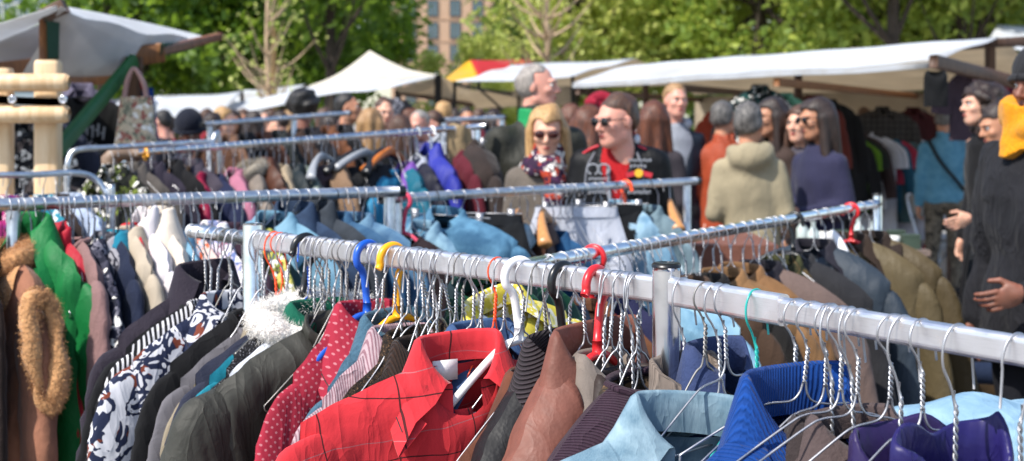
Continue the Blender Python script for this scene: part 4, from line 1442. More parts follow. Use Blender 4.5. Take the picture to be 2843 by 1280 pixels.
Bk(-70, 'wire', 'dark brown coat', 'at the left edge under the grey rail', 'coat', 'coat', fab('wool', '2a1d18'), collar='leaf', L=.9)
sk_ = Bk(24, 'wire', 'tan sheepskin coat', 'with caramel fleece edging at the left edge', 'coat', 'coat', fab('suede', 'a9735a'), collar='fur', cm=fab('fur', 'd09a68'), L=.95, W=.215, sl=.1, zn=-.15, amp=1.2, sr=1.1, lapel=True, T=0.05)
lp = [(-.25, .0, -.225), (-.262, .04, -.25), (-.285, .05, -.36), (-.3, .024, -.47), (-.305, -.012, -.5), (-.3, -.04, -.45), (-.285, -.042, -.34), (-.262, -.04, -.26), (-.25, .0, -.225)]
V, f = tube(catmull(np.array(lp) * [1, .72, 1], 60), .021 + .006 * np.sin(np.linspace(0, 13, 60)) + .003 * np.sin(np.linspace(0, 31, 60)), 12, False)
V = V + [-.006, 0, 0]
nz_ = Waves(77, 110, 12)(V) * .003 + Waves(78, 40, 8)(V) * .004
cen_ = np.repeat(catmull(np.array(lp) * [1, .72, 1], 60) + [-.006, 0, 0], 12, 0)
m = MB(); m.add(V + nz_[:, None] * [.5, 1, .5], f); m.add(*pile(V, cen_, 20000, .0042, 5, .0006)); m.obj('fleece_edging', fab('fur', 'd09c6a'), sk_)
Bk(85, 'wire', 'emerald green hooded rain jacket', 'beside the sheepskin coat', 'jacket', 'jacket', fab('nylon', '0f7a3c'), collar='big', ch=.055, cl=.1, L=.85, W=.21, sl=.1, amp=1.8, zn=-.1, yaw=0.35, T=0.03)
Bk(150, 'wire', 'crimson red zip jacket', 'right of the green rain jacket', 'jacket', 'jacket', fab('nylon', 'b3182e'), collar='stand', L=.8, W=.2, sl=.12, ch=.05, amp=1.3, yaw=0.35, T=0.03)
Bk(205, 'wire', 'pale pink knitted top', 'right of the red zip jacket', 'top', 'top', fab('wool', '8a6a68'), collar='crew', L=.7)
Bk(250, 'wire', 'dark navy patterned blouse', 'near the aubergine fleece', 'blouse', 'blouse', fab('floral', '1f2236', '8a8794', '4a4a5c'), collar='shirt', L=.7, zn=-.14)
Bk(285, 'wire', 'grey and white printed blouse', 'between the navy blouse and the teal top', 'blouse', 'blouse', fab('print', '9a98a0', '2b2c3a', '51505a'), collar='shirt', L=.7, zn=-.13)
Bk(318, 'wire', 'navy and teal panelled sweater', 'left of the bright scarlet cardigan', 'sweater', 'sweater', fab('wool', '16213c'), collar='leaf', cm=fab('wool', '0f7590'), L=.7, zn=-.12)
Bk(350, 'wire', 'cream cotton shirt', 'left of the bright scarlet cardigan', 'shirt', 'shirt', fab('cotton', 'b9ab98'), collar='shirt', L=.7, zn=-.11)
Bk(368, 'wire', 'bright scarlet cardigan', 'above the aubergine fleece', 'cardigan', 'cardigan', fab('wool', 'c41d2a'), collar='stand', L=.7, zn=-.1, T=.026, sl=.14)
Bk(402, 'wire', 'white lace blouse', 'right of the scarlet cardigan', 'blouse', 'blouse', fab('cotton', 'd6d0d4'), collar='turtle', L=.7, zn=-.11)
Bk(440, 'wire', 'ivory blouse with wide collar', 'right of the white lace blouse', 'blouse', 'blouse', fab('cotton', 'd8cbbb'), collar='big', L=.7, zn=-.1, ch=.06)
Bk(490, 'wire', 'light blue chambray shirt', 'right of the ivory blouse', 'shirt', 'shirt', fab('denim', '4a86a8', '9cc0d4'), L=.7, zn=-.13)
Bk(530, 'wire', 'coral flowered dress', 'behind the left end of the front rack', 'dress', 'dress', fab('floral', 'd6b8b0', 'c4572f', '8fa0b8'), collar='crew', L=.9, zn=-.12)
Bk(590, 'wire', 'lilac and white flowered blouse', 'behind the left end of the front rack', 'blouse', 'blouse', fab('floral', 'c9c0d0', '8f5a70', '6f7fb0'), collar='shirt', L=.7, zn=-.11)
Bk(650, 'wire', 'dark plum blouse', 'behind the left post of the front rack', 'blouse', 'blouse', fab('cotton', '3a2436'), collar='shirt', L=.7)
Bk(712, 'wire', 'yellow green tunic', 'behind the hooks of the front rack', 'tunic', 'tunic', fab('floral', '8f9a3c', '3a3550', 'd0c46a'), collar='crew', L=.75)
Bk(765, 'wire', 'pale sky blue hooded top', 'seen over the hooks of the front rack', 'top', 'top', fab('denim', '4f7f9c', '8ab0c4'), collar='big', L=.75, zn=-.09, yaw=0.4, sl=0.055)
Bk(820, 'wire', 'dark navy denim jacket', 'seen over the hooks of the front rack', 'jacket', 'jacket', fab('denim', '1e2e48', '3a5272'), collar='leaf', ch=.05, L=.75, zn=-.085, yaw=0.4, sl=0.055)
Bk(875, 'wire', 'black grey denim jacket', 'seen above the blue plastic hanger', 'jacket', 'jacket', fab('denim', '2a3038', '4a525c'), L=.7, zn=-.085, ch=.05, yaw=0.4, sl=0.055)
Bk(925, 'wire black', 'medium blue denim jacket', 'seen above the blue plastic hanger', 'jacket', 'jacket', fab('denim', '21476e', '4f7a9c'), L=.7, zn=-.095, W=.22, yaw=0.4, sl=0.055)
Bk(985, 'wire', 'faded blue denim jacket', 'seen above the yellow plastic hanger', 'jacket', 'jacket', fab('denim', '2c5680', '7aa0b8'), L=.7, zn=-.1, W=.22, yaw=0.4, sl=0.055)
for u in (48, 62, 118, 176, 190, 228, 268, 303, 335, 385, 420, 462, 512, 548, 612, 676, 740, 795, 850, 958, 1012, 1040):
    p, d = rail_pt('B', u)
    r = random.Random(u)
    hang('wireb' if u not in (335,) else 'wireb black', 'thin wire hanger on the dull grey left rail', p, math.atan2(d[1], d[0]) + PI / 2 + r.uniform(-.3, .3) + (PI if r.random() < .5 else 0), 'wire hangers on the grey left rail', r.uniform(-.08, .08), r.uniform(-.1, .1))

# ------------------------------------------------------------------ denim rack
G3 = 'clothes on the denim rack'
def Cr(u, h, short, rest, name, cat, mt, **k):
    k.setdefault('ch', .022); k.setdefault('cl', .075)
    return on_rail('C', u, h, short, rest, name, cat, mt, -1, G3, **k)


def trousers(name, label, mt, p, yaw, L=.36, W=.2, seed=0, group=None, wb=None):
    """jeans shorts or skirt clipped flat by the waistband"""
    root = empty(name, label, name, p, yaw, group)
    W1 = Waves(seed, 24, 8, (1, .3, .3))
    nx, nz = 25, 16
    b = MB()
    for s in (1, -1):
        V = []
        for x in np.linspace(-1, 1, nx):
            for q in np.linspace(0, 1, nz):
                wd = W * (.8 + .3 * min(1, q * 2.2))
                X = x * wd
                cut = .0 if name == 'skirt' else .1 * max(0, 1 - abs(x) * 6) * (q > .6)
                V.append((X, s * .022 * math.sqrt(max(0, 1 - x ** 6)) * (.5 + .8 * q), -.1 - L * q + cut))
        V = np.array(V)
        V[:, 1] += .012 * W1(V) * np.clip((-.1 - V[:, 2]) / .1, 0, 1)
        Fg = gridf(nx, nz)
        b.add(V, Fg if s < 0 else [k[::-1] for k in Fg])
    b.obj('body', mt, root)
    m = MB()
    ph = np.linspace(0, 2 * PI, 40, endpoint=False)
    V = np.stack([np.stack([W * .81 * np.cos(ph), .016 * np.sign(np.sin(ph)) * np.abs(np.sin(ph)) ** .5 , z + 0 * ph], 1) for z in (-.092, -.132)], 1).reshape(-1, 3)
    m.add(V, gridf(40, 2, True)); m.obj('waistband', wb or mt, root)
    for s in (-1, 1):
        m = MB()
        V = [(s * W * (.32 + .3 * i) + 0, .026, -.19 - .1 * j) for i in np.linspace(0, 1, 4) for j in np.linspace(0, 1, 4)]
        V = np.array(V); V[:, 1] += .012 * W1(V) * np.clip((-.1 - V[:, 2]) / .1, 0, 1) + .004
        m.add(V, gridf(4, 4)); m.obj('pocket', mt, root)
    return root


def clipped(key, u, short, rest, name, mt, group, yaw=0., **k):
    p, d = rail_pt(key, u)
    nrm = -d
    yw = math.atan2(-nrm[0], nrm[1]) + yaw
    hang('clip', 'metal clip hanger holding the ' + short, p, yw, 'hangers on the racks')
    return trousers(name, short + ' ' + rest, mt, p + [0, 0, .0], yw, seed=int(u), group=group, **k)


Cr(1120, 'plastic pink', 'black and maroon dress', 'at the left end of the denim rack', 'dress', 'dress', fab('cotton', '281a20'), collar='crew', L=.85, zn=-.15, yaw=.3)
Cr(1180, 'wire', 'faded blue denim waistcoat', 'at the left end of the denim rack', 'waistcoat', 'waistcoat', fab('denim', '3a6486', '9cc0d2'), L=.6, sleeve=0, zn=-.125, yaw=-.1)
Cr(1245, 'clip', 'large mid blue denim jacket', 'with pale seams in the middle of the denim rack', 'jacket', 'jacket', fab('denim', '1f4e72', '6fa2c0'), L=.65, collar='leaf', amp=1.5, W=0.29, yaw=0.2, sl=0.07, T=0.09, zn=-0.085)
clipped('C', 1330, 'black denim skirt', 'clipped beside the large denim jacket', 'skirt', fab('denim', '16181c', '2c3036'), G3, L=.45, yaw=.5)
Cr(1445, 'wood', 'pale denim shirt', 'under the left wooden hanger', 'shirt', 'shirt', fab('denim', '6c9ab4', 'bcd4de'), L=.65, zn=-.165, sl=.1)
Cr(1505, 'wood', 'brown leather waistcoat', 'under the right wooden hanger', 'waistcoat', 'waistcoat', fab('leather', '5a3c30'), L=.55, sleeve=0, zn=-.17)
Cr(1535, 'wire', 'dark blue denim jacket', 'right of the wooden hangers', 'jacket', 'jacket', fab('denim', '16365c', '2f6a9c'), L=.65, zn=-.2, sl=.1)
clipped('C', 1600, 'white cotton shorts', 'clipped with a blue tag before the sunglasses man', 'shorts', fab('cotton', 'c8ccd8'), G3, L=.42, W=.2, yaw=.72)
clipped('C', 1690, 'black leather skirt', 'clipped right of the white shorts', 'skirt', fab('leather', '151518'), G3, L=.4, W=.17, yaw=.72)
Cr(1725, 'wire', 'washed light denim jacket', 'above the black leather skirt', 'jacket', 'jacket', fab('denim', '4f7f9f', 'b2cede'), L=.6, zn=-.1, T=.04, W=.19, amp=1.6)
Cr(1800, 'wire black', 'grey green padded denim jacket', 'left of the copper wooden hanger', 'jacket', 'jacket', fab('denim', '4a6270', '8fa8b2'), L=.6, zn=-.13, sl=.1)
Cr(1858, 'wood', 'bleached denim shirt', 'at the right end of the denim rack', 'shirt', 'shirt', fab('denim', '8fb0c2', 'd0e0e8'), L=.6, zn=-.19, sl=.1)
p, d = rail_pt('C', 1738)
hang('plastic orange', 'bright orange plastic hanger in front of the red polo shirt', p, math.atan2(d[1], d[0]) + PI / 2, 'bare hangers on the denim rack')
for u in (1100, 1140, 1210, 1283, 1375, 1418, 1470, 1560, 1575, 1588, 1622, 1650, 1668, 1705, 1828):
    p, d = rail_pt('C', u)
    r = random.Random(u)
    hang('wireb black' if u in (1210, 1705) else 'wireb', 'black coated wire hanger on the denim rack' if u in (1210, 1705) else 'thin metal hanger on the denim rack', p, math.atan2(d[1], d[0]) + PI / 2 + r.uniform(-.3, .3) + (PI if r.random() < .5 else 0),
         'black coated hangers on the denim rack' if u in (1210, 1705) else 'thin hangers on the denim rack', r.uniform(-.08, .08), r.uniform(-.1, .1))

# ------------------------------------------------------------------ coat rack on the right
G4 = 'clothes on the right hand coat rack'
def Dr(u, h, short, rest, name, cat, mt, **k):
    k.setdefault('zn', -.15)
    k.setdefault('ch', .022); k.setdefault('cl', .075)
    k.setdefault('sr', .84)
    return on_rail('D', u, h, short, rest, name, cat, mt, -1, G4, **k)


Dr(1560, 'wire', 'dark indigo jeans jacket', 'behind the red plastic hanger', 'jacket', 'jacket', fab('denim', '1c2638', '33445e'), L=.8, W=.2)
Dr(1620, 'wire', 'orange brown suede jacket', 'behind the red plastic hanger', 'jacket', 'jacket', fab('suede', '7a4c30'), L=.8, W=.2)
Dr(1700, 'wire', 'navy hooded sweatshirt', 'left of the tall chrome post', 'sweatshirt', 'sweatshirt', fab('wool', '24264a'), collar='leaf', ch=.05, L=.8, W=.21)
Dr(1770, 'wire', 'pale blue jeans jacket', 'behind the tall chrome post', 'jacket', 'jacket', fab('denim', '4f7fa0', '9cc2d4'), L=.85, W=.22)
Dr(1840, 'wire', 'light washed denim shirt', 'right of the tall chrome post', 'shirt', 'shirt', fab('denim', '6d9cba', 'a6c8d8'), L=.85, W=.22)
Dr(1900, 'wire', 'brown wool jacket', 'right of the pale denim shirt', 'jacket', 'jacket', fab('wool', '4a3628'), L=.85, W=.22)
Dr(1950, 'wire', 'black corduroy jacket', 'left of the tan suede coat', 'jacket', 'jacket', fab('cord', '1e1a1a'), L=.85, W=.22)
Dr(2000, 'wire', 'tan brown suede coat', 'left of the mauve brown coat', 'coat', 'coat', fab('suede', '8c6844'), collar='leaf', L=1., W=.235, T=.045, sl=.11)
Dr(2060, 'wire', 'caramel leather coat', 'beside the tan suede coat', 'coat', 'coat', fab('suede', '8a6440'), collar='leaf', L=1., W=.235, T=.045, sl=.11)
Dr(2108, 'wire', 'mauve brown wool coat', 'with dark purple collar', 'coat', 'coat', fab('wool', '6e5c56'), collar='leaf', cm=fab('cord', '231f30'), L=1., T=.05, sl=.11, W=0.275)
Dr(2168, 'wire', 'olive camouflage jacket', 'with tan inside showing at its collar', 'jacket', 'jacket', fab('camo', '4f5030', '2c3020', '6a5838'), collar='leaf', L=.8, W=0.12)
Dr(2208, 'plastic black', 'black grey wool coat', 'left of the navy waxed jacket', 'coat', 'coat', fab('wool', '2a2a2e'), collar='leaf', L=1., T=.05, sl=.11, W=0.275)
Dr(2262, 'wire', 'navy waxed jacket', 'with dark purple corduroy collar', 'jacket', 'jacket', fab('nylon', '36424f'), collar='big', cm=fab('cord', '34303f'), L=.95, T=.05, sl=.11, zn=-.12, W=0.275)
Dr(2312, 'wood white', 'dark umber suede coat', 'under the white wooden hanger', 'coat', 'coat', fab('suede', '54402f'), collar='leaf', L=1., W=.235, T=.05, sl=.11)
Dr(2362, 'plastic red', 'long olive brown waxed coat', 'with chocolate corduroy collar', 'coat', 'coat', fab('nylon', '6a5d42'), collar='big', cm=fab('cord', '4e3a2c'), L=1.1, sl=.11, zn=-.13, W=0.275, T=0.042, amp=0.8)
Dr(2415, 'wire', 'second olive waxed coat', 'outermost at the right end of the chrome rail', 'coat', 'coat', fab('nylon', '5e5138'), collar='big', cm=fab('cord', '46342a'), L=1.15, sl=.11, zn=-.14, lapel=True, W=0.275, T=0.042, amp=0.8)
for u in (1520, 1590, 1606, 1650, 1735, 1755, 1790, 1815, 1868, 1930, 1975, 2030, 2085, 2135, 2150, 2290, 2338, 2390):
    p, d = rail_pt('D', u)
    r = random.Random(u)
    hang('plastic red' if u in (1650,) else 'wireb', 'small red plastic hanger low on the polished coat rail' if u == 1650 else 'thin wire hanger on the polished coat rail', p, math.atan2(d[1], d[0]) + PI / 2 + r.uniform(-.3, .3) + (PI if r.random() < .5 else 0),
         'bare hangers on the polished coat rail' if u == 1650 else 'wire hangers on the polished coat rail', r.uniform(-.08, .08), r.uniform(-.1, .1))

# ------------------------------------------------------------------ rear rack of dark jackets
G5 = 'clothes on the rear dark jacket rack'
def Er(u, h, short, rest, name, cat, mt, **k):
    k.setdefault('zn', -.15); k.setdefault('W', .215); k.setdefault('T', .045); k.setdefault('L', .8)
    k.setdefault('ch', .022); k.setdefault('cl', .075)
    return on_rail('E', u, h, short, rest, name, cat, mt, -1, G5, **k)


Er(352, 'wood', 'charcoal grey wool coat', 'first on the rear jacket rack', 'coat', 'coat', fab('wool', '4a4a4e'), collar='leaf', yaw=.3)
Er(405, 'plastic yellow', 'shiny black leather jacket', 'below the yellow hook', 'jacket', 'jacket', fab('leather', '121416'), collar='leaf')
Er(455, 'wire', 'black rain jacket', 'between the shiny leather and the crimson jacket', 'jacket', 'jacket', fab('nylon', '15171b'), collar='leaf')
Er(500, 'wood', 'matt black wool jacket', 'left of the crimson jacket', 'jacket', 'jacket', fab('wool', '131315'), collar='leaf')
Er(545, 'wire', 'crimson and pink sports jacket', 'in the rear jacket rack', 'jacket', 'jacket', fab('nylon', '9c1440'), collar='stand', yaw=-.2)
Er(600, 'wire', 'navy blue quilted jacket', 'right of the crimson sports jacket', 'jacket', 'jacket', fab('wool', '1a2346'), collar='big', T=.06, zn=-.17, yaw=.2)
Er(650, 'wire', 'dusty pink cardigan', 'behind the navy quilted jacket', 'cardigan', 'cardigan', fab('wool', 'a86a80'), collar='leaf')
Er(692, 'wire', 'cream and grey sheepskin jacket', 'left of the small brown jacket', 'jacket', 'jacket', fab('suede', '8d8278'), collar='fur', cm=fab('fur', 'b2a898'), zn=-.13, sl=.13)
Er(738, 'wire', 'chestnut brown leather jacket', 'in the rear jacket rack', 'jacket', 'jacket', fab('leather', '5a3220'), collar='leaf', zn=-.11)
Er(775, 'wire', 'cream beige trench coat', 'in the rear jacket rack', 'coat', 'coat', fab('cotton', 'a8977f'), collar='big', sl=.13)
Er(815, 'wire', 'dark slate jacket', 'with grey lining behind the beige trench', 'jacket', 'jacket', fab('nylon', '1d2a30'), collar='leaf')
Er(850, 'wire', 'sage grey raincoat', 'right of the beige trench', 'coat', 'coat', fab('nylon', '78857c'), collar='big', zn=-.17)
Er(890, 'wood grey', 'dark mauve wool jacket', 'left of the tan coat', 'jacket', 'jacket', fab('wool', '41343c'), collar='leaf', zn=-.17)
Er(930, 'wire', 'tan brown trench coat', 'with mauve lining', 'coat', 'coat', fab('cotton', '8c7058'), collar='big', zn=-.16)
Er(988, 'wood black', 'black suit jacket', 'under the left black wooden hanger', 'jacket', 'jacket', fab('wool', '18181c'), collar='leaf', lapel=True, zn=-.19)
Er(1022, 'wood grey', 'black blazer', 'under the grey hanger', 'blazer', 'blazer', fab('wool', '101014'), collar='leaf', lapel=True, zn=-.19)
Er(1058, 'wood black', 'dark pinstripe blazer', 'left of the orange wooden hanger', 'blazer', 'blazer', fab('stripe', '15161b', '3a3c44', None, 1.4), collar='leaf', zn=-.19)
Er(1085, 'wood orange', 'sky blue ski jacket', 'under the orange wooden hanger', 'jacket', 'jacket', fab('nylon', '2f86b0'), collar='stand', zn=-.22, T=.05)
Er(1125, 'wire', 'teal and violet ski jacket', 'right of the orange wooden hanger', 'jacket', 'jacket', fab('nylon', '0c6880'), collar='big', cm=fab('nylon', '7a4aa8'), zn=-.19, T=.055)
Er(1160, 'plastic grey', 'dark navy anorak', 'with white collar before the bright blue jacket', 'jacket', 'jacket', fab('nylon', '191a30'), collar='leaf', cm=fab('nylon', 'a0a4b4'), zn=-.17, T=.05)
Er(1200, 'plastic white', 'bright violet blue jacket', 'near the right end of the rear rack', 'jacket', 'jacket', fab('nylon', '2c349c'), collar='big', ch=.06, zn=-.14, T=.06, W=.235)
Er(1262, 'wire', 'burgundy red coat', 'almost hidden by the violet blue jacket', 'coat', 'coat', fab('wool', '5c1424'), collar='leaf')
Er(1300, 'clip', 'dark brown leather coat', 'large and last on the rear rack', 'coat', 'coat', fab('suede', '3a2e2a'), collar='big', L=1.1, sl=.15, zn=-0.1, T=0.1, W=0.28)
for u in (372, 425, 478, 520, 570, 582, 625, 668, 705, 722, 757, 795, 832, 862, 905, 948, 1005, 1040, 1072, 1105, 1142, 1230, 1330):
    p, d = rail_pt('E', u)
    r = random.Random(u)
    hang('wireb black' if u in (832, 948) else 'wireb', 'black coated wire hanger on the rear jacket rack' if u in (832, 948) else 'thin bright wire hanger on the rear jacket rack', p, math.atan2(d[1], d[0]) + PI / 2 + r.uniform(-.3, .3) + (PI if r.random() < .5 else 0),
         'black coated hangers on the rear jacket rack' if u in (832, 948) else 'wire hangers on the rear jacket rack', r.uniform(-.08, .08), r.uniform(-.1, .1))
p, d = rail_pt('E', 1275)
garment('folded_scarf', 'beige scarf folded over the right end of the rear rail', 'scarf', fab('wool', 'a08a68'), p + [0, 0, .13], math.atan2(d[1], d[0]) , W=.07, L=.3, T=.02, xn=.03, sl=.02, sleeve=0, collar='none', seed=3)

# ------------------------------------------------------------------ hoop racks, far racks
G6 = 'clothes on the hoop racks'
for u, sh_, rs, nm, mt, kw in ((20, 'magenta and black blouse', 'on the bent hoop rack', 'blouse', fab('floral', 'a0206a', '201828', '5a2a70'), {}),
                               (62, 'blue and gold patterned dress', 'on the bent hoop rack', 'dress', fab('floral', '1a2858', 'b88a20', '121830'), {'L': .9}),
                               (118, 'turquoise flowered dress', 'on the bent hoop rack', 'dress', fab('floral', '2a8aa0', 'd0d8d8', '1a4a70'), {'L': .9}),
                               (160, 'dark chestnut jacket', 'on the bent hoop rack', 'jacket', fab('wool', '2a1c18'), {}),
                               (190, 'icy blue crumpled shirt', 'at the bend of the hoop rack', 'shirt', fab('cotton', 'a9b6cc'), {'collar': 'big', 'T': .05, 'amp': 2.2})):
    on_rail('F', u, 'wire', sh_, rs, nm, nm, mt, -1, G6, zn=-.12, **kw)
for u, sh_, rs, nm, mt in ((318, 'olive and black scarf dress', 'on the rounded hoop rack', 'dress', fab('floral', '20241c', '7a8a3a', '101010')), (365, 'grey knitted coat', 'on the rounded hoop rack', 'coat', fab('wool', '5a5450')),
                           (420, 'dark violet cardigan', 'below the beanie man', 'cardigan', fab('wool', '2e2838')), (470, 'black woollen coat', 'below the beanie man', 'coat', fab('wool', '131318')), (530, 'mauve grey coat', 'right below the beanie man', 'coat', fab('wool', '4a4350'))):
    on_rail('G', u, 'wire', sh_, rs, nm, nm, mt, -1, G6, zn=-.12, L=.8)
G7 = 'clothes on the small far racks'
for i, u in enumerate(range(590, 960, 46)):
    c, w_ = [('5a3a28', 'chocolate brown'), ('7a5a48', 'light brown'), ('1b1b20', 'black'), ('6a4434', 'reddish brown'), ('242a2c', 'dark slate'), ('3c2a22', 'dark brown'), ('1a1a22', 'midnight'), ('70452c', 'copper brown'), ('202024', 'jet black')][i]
    on_rail('H', u, 'wire', w_ + ' fur trimmed jacket', 'on the small far rack', 'jacket', 'jacket', fab('wool', c), -1, G7, zn=-.13, L=.8, collar='leaf')
for i, u in enumerate(range(1240, 1395, 26)):
    c, w_ = [('a8acb4', 'silver grey'), ('2a2c38', 'dark ink'), ('b8bac8', 'pale lilac'), ('6a2030', 'wine red'), ('23304a', 'navy'), ('5a5038', 'moss')][i]
    on_rail('I', u, 'wire', w_ + ' blouse', 'on the short far rack', 'blouse', 'blouse', fab('cotton', c), -1, G7, zn=-.12, L=.8)
G8 = 'clothes on the far rack below the long stall'
JL = [('1e2026', 'black'), ('6a9a2c', 'lime green'), ('2c3230', 'charcoal'), ('4a3a3c', 'dim brown'), ('b4b6c0', 'pale grey'), ('c4c6d0', 'silver white'), ('28607c', 'petrol blue'), ('a83048', 'raspberry'), ('4c6a70', 'grey teal'), ('2a2228', 'dark plum'), ('c2c0cc', 'white'), ('64312a', 'brick checked'), ('c02c22', 'bright red'), ('3f86c8', 'sky blue'), ('34363c', 'graphite')]
for i, (c, w_) in enumerate(JL):
    u = 2338 + i * 16.5
    on_rail('J', u, 'wire', w_ + (' dress' if i in (5, 10, 12) else ' shirt'), 'on the far rack below the long stall', 'dress' if i in (5, 10, 12) else 'shirt', 'dress' if i in (5, 10, 12) else 'shirt', fab('cotton', c), -1, G8, yaw=.75, zn=-.1, W=.24, L=[.7, .75, .8, .8, .75, 1.0, .8, .5, .9, .85, 1.1, .6, 1.25, .75, 1.][i], sleeve=.25 if i % 3 else .5)

# clothes hung from the stall timbers
G9 = 'clothes hung under the stall roofs'
def hung(u, v, d, lb, nm, mt, yaw=0., **k):
    q = P(u, v, d)
    return garment(nm, lb, nm, mt, q + [0, 0, .1], R(180) + yaw, group=G9, seed=int(u), **k)


hung(2178, 262, 12.5, 'mint green jacket hung from the stall beam', 'jacket', fab('cotton', '6fae94'), W=.2, L=.75)
hung(2110, 240, 12.2, 'dark green and black blouse hung high under the stall', 'blouse', fab('floral', '14201e', '1d5a58', '22242a'), W=.22, L=.6)
hung(2075, 262, 12.8, 'black top hung high left of the mint jacket', 'top', fab('cotton', '121418'), W=.22, L=.5)
hung(2262, 270, 13.2, 'rust red shirt hung right of the mint jacket', 'shirt', fab('cotton', '6a2a22'), W=.2, L=.6)
hung(2302, 280, 13.4, 'black shirt hung deep inside the long stall', 'shirt', fab('cotton', '101014'), W=.24, L=.7)
hung(2598, 186, 9.6, 'black strappy dress hung at the front corner of the stall', 'dress', fab('cotton', '0c0e12'), W=.075, L=.25, sleeve=0, collar='none', drop=.05, xn=.05, sl=.03, flare=.15)
hung(2700, 190, 10.2, 'dull purple top hung from the gable beam', 'top', fab('cotton', '4a3a44'), W=.17, L=.5, sleeve=.2, collar='crew')
hung(2790, 230, 11., 'navy top hung right of the gable beam', 'top', fab('cotton', '232c48'), W=.12, L=.5, sleeve=.2, collar='crew')
hung(2822, 228, 11., 'dark red shirt hung at the right edge', 'shirt', fab('cotton', '8a1826'), W=.2, L=.6)
hung(2450, 300, 14.5, 'grey checked shirt hung at the back of the stall', 'shirt', fab('tartan', '4a4644', '7a7672', '2a2828'), W=.3, L=.5)
hung(2535, 302, 14.6, 'maroon shirt hung at the back of the stall', 'shirt', fab('cotton', '46161c'), W=.26, L=.6)
hung(1995, 300, 14., 'orange red shirt hung behind the rust jacket man', 'shirt', fab('cotton', '9a3a22'), W=.16, L=.6)
hung(1672, 258, 11., 'crimson hooded coat hung behind the sunglasses man', 'coat', fab('cotton', 'a01a34'), W=.13, L=1., collar='hood')
hung(1118, 282, 17, 'black jacket hung at the cream tent', 'jacket', fab('wool', '131620'), W=.16, L=.7)
hung(1092, 276, 17, 'pale printed blouse hung at the cream tent', 'blouse', fab('print', 'a0a0a8', '4a4a5a', '6a6a70'), W=.16, L=.6)
# ------------------------------------------------------------------ left stall goods and log frame
PINE = wood('pine_wood', 'dcc09a', 'c8a57a', .7, .5)
lf = empty('log_frame', 'light pine frame of round logs and flat posts at the left edge', 'wooden frame')
dL = 5.6
for (u0, u1, v0) in ((92, 176, 166), (-42, 42, 188)):
    a, b = P((u0 + u1) / 2, v0, dL + .1), P((u0 + u1) / 2 + 4, v0, dL + .1)
    wd = (u1 - u0 - 12) / FPX * dL
    m = MB()
    x, y, z = a
    pr = [(wd / 2 * math.cos(t_), .035 * math.sin(t_)) for t_ in np.linspace(0, 2 * PI, 16, endpoint=False)]
    pr = [(math.copysign(abs(p_[0] / (wd / 2)) ** .4 * wd / 2, p_[0]), math.copysign(abs(p_[1] / .035) ** .4 * .035, p_[1])) for p_ in pr]
    zs = [0, z - .02, z - .008, z]
    V = [(x + p_[0] * s, y + p_[1] * s, q) for q, s in zip(zs, (1, 1, .96, .8)) for p_ in pr]
    m.add(V, gridf(4, 16, False, True) + [list(range(48, 64))])
    m.obj('post', PINE, lf)
for v in (229, 317):
    a, b = P(-220, v, dL), P(192, v, dL)
    r = 25 / FPX * dL
    m = MB(); V, f = tube([a, a + (b - a) * .5, b - (b - a) * .03, b - (b - a) * .008, b], [r, r, r, r * .86, r * .6], 24)
    m.add(V, f); m.obj('log', PINE, lf)
bl = empty('belt', 'dark brown leather belt with silver buckles strapped round the pine frame', 'belt')
LB = fab('leather', '3a2a26')
m = MB(); m.add(*sheet((P(-40, 262, dL - .02), P(172, 272, dL - .02), P(172, 288, dL - .02), P(-40, 280, dL - .02)), 8, .01, .006)); m.obj('strap', LB, bl)
for u in (34, 175):
    q = P(u, 276, dL - .03)
    m = MB()
    rr = .013
    m.add(*tube([q + [rr * math.cos(t_), 0, rr * math.sin(t_)] for t_ in np.linspace(0, 2 * PI, 17)], .005, 8, False)); m.add(*box(q, (.006, .005, .03))); m.obj('buckle', STEEL, bl)

# tote bags
tb = empty('tote_bag', 'beige flowered cloth tote bag hanging from the left stall beam', 'bag')
q0 = P(372, 190, 7.4)
sc = 7.4 / FPX
TF = fab('floral', 'd2bfa2', 'a85a54', '8a8e78')
bm_ = MB()
for s in (1, -1):
    V = []
    for i in np.linspace(0, 1, 14):
        for j in np.linspace(-1, 1, 17):
            wd = (44 + 18 * i) * sc
            V.append((q0[0] + 6 * sc + j * wd, q0[1] + s * .055 * math.sqrt(max(0, 1 - j ** 4)) * (.25 + .75 * math.sin(i * 1.7)), q0[2] - (78 + 150 * i) * sc))
    V = np.array(V); V[:, 1] += .008 * Waves(4, 22)(V)
    f = gridf(14, 17); bm_.add(V, f if s < 0 else [k[::-1] for k in f])
bm_.obj('body', TF, tb)
for s in (-1, 1):
    m = MB(); m.add(*tube(catmull([q0 + [-.05, s * .012, -80 * sc], q0 + [-.035, s * .012, -35 * sc], q0 + [0, 0, 0], q0 + [.05, s * .012, -40 * sc], q0 + [.065, s * .012, -80 * sc]], 24), .011, 8)); m.obj('handle', fab('cotton', 'c09890'), tb)
bg_ = empty('tote_bag', 'bright blue bag with red handles behind the flowered tote', 'bag')
q0 = P(384, 190, 7.7)
sc = 7.7 / FPX
m = MB(); m.add(*sheet((q0 + [-.03, .02, -52 * sc], q0 + [.075, .02, -52 * sc], q0 + [.1, .04, -200 * sc], q0 + [-.08, .04, -200 * sc]), 10, 0, .03, wav=.0)); m.obj('body', fab('nylon', '0f3f8a'), bg_)
for s, c in ((-1, 'b01c2c'), (1, 'b01c2c')):
    m = MB(); m.add(*tube(catmull([q0 + [s * .03, 0, -58 * sc], q0 + [s * .01, -.02, -30 * sc], q0 + [0, 0, 2 * sc]], 12), .012, 8)); m.obj('handle', fab('cotton', c), bg_)

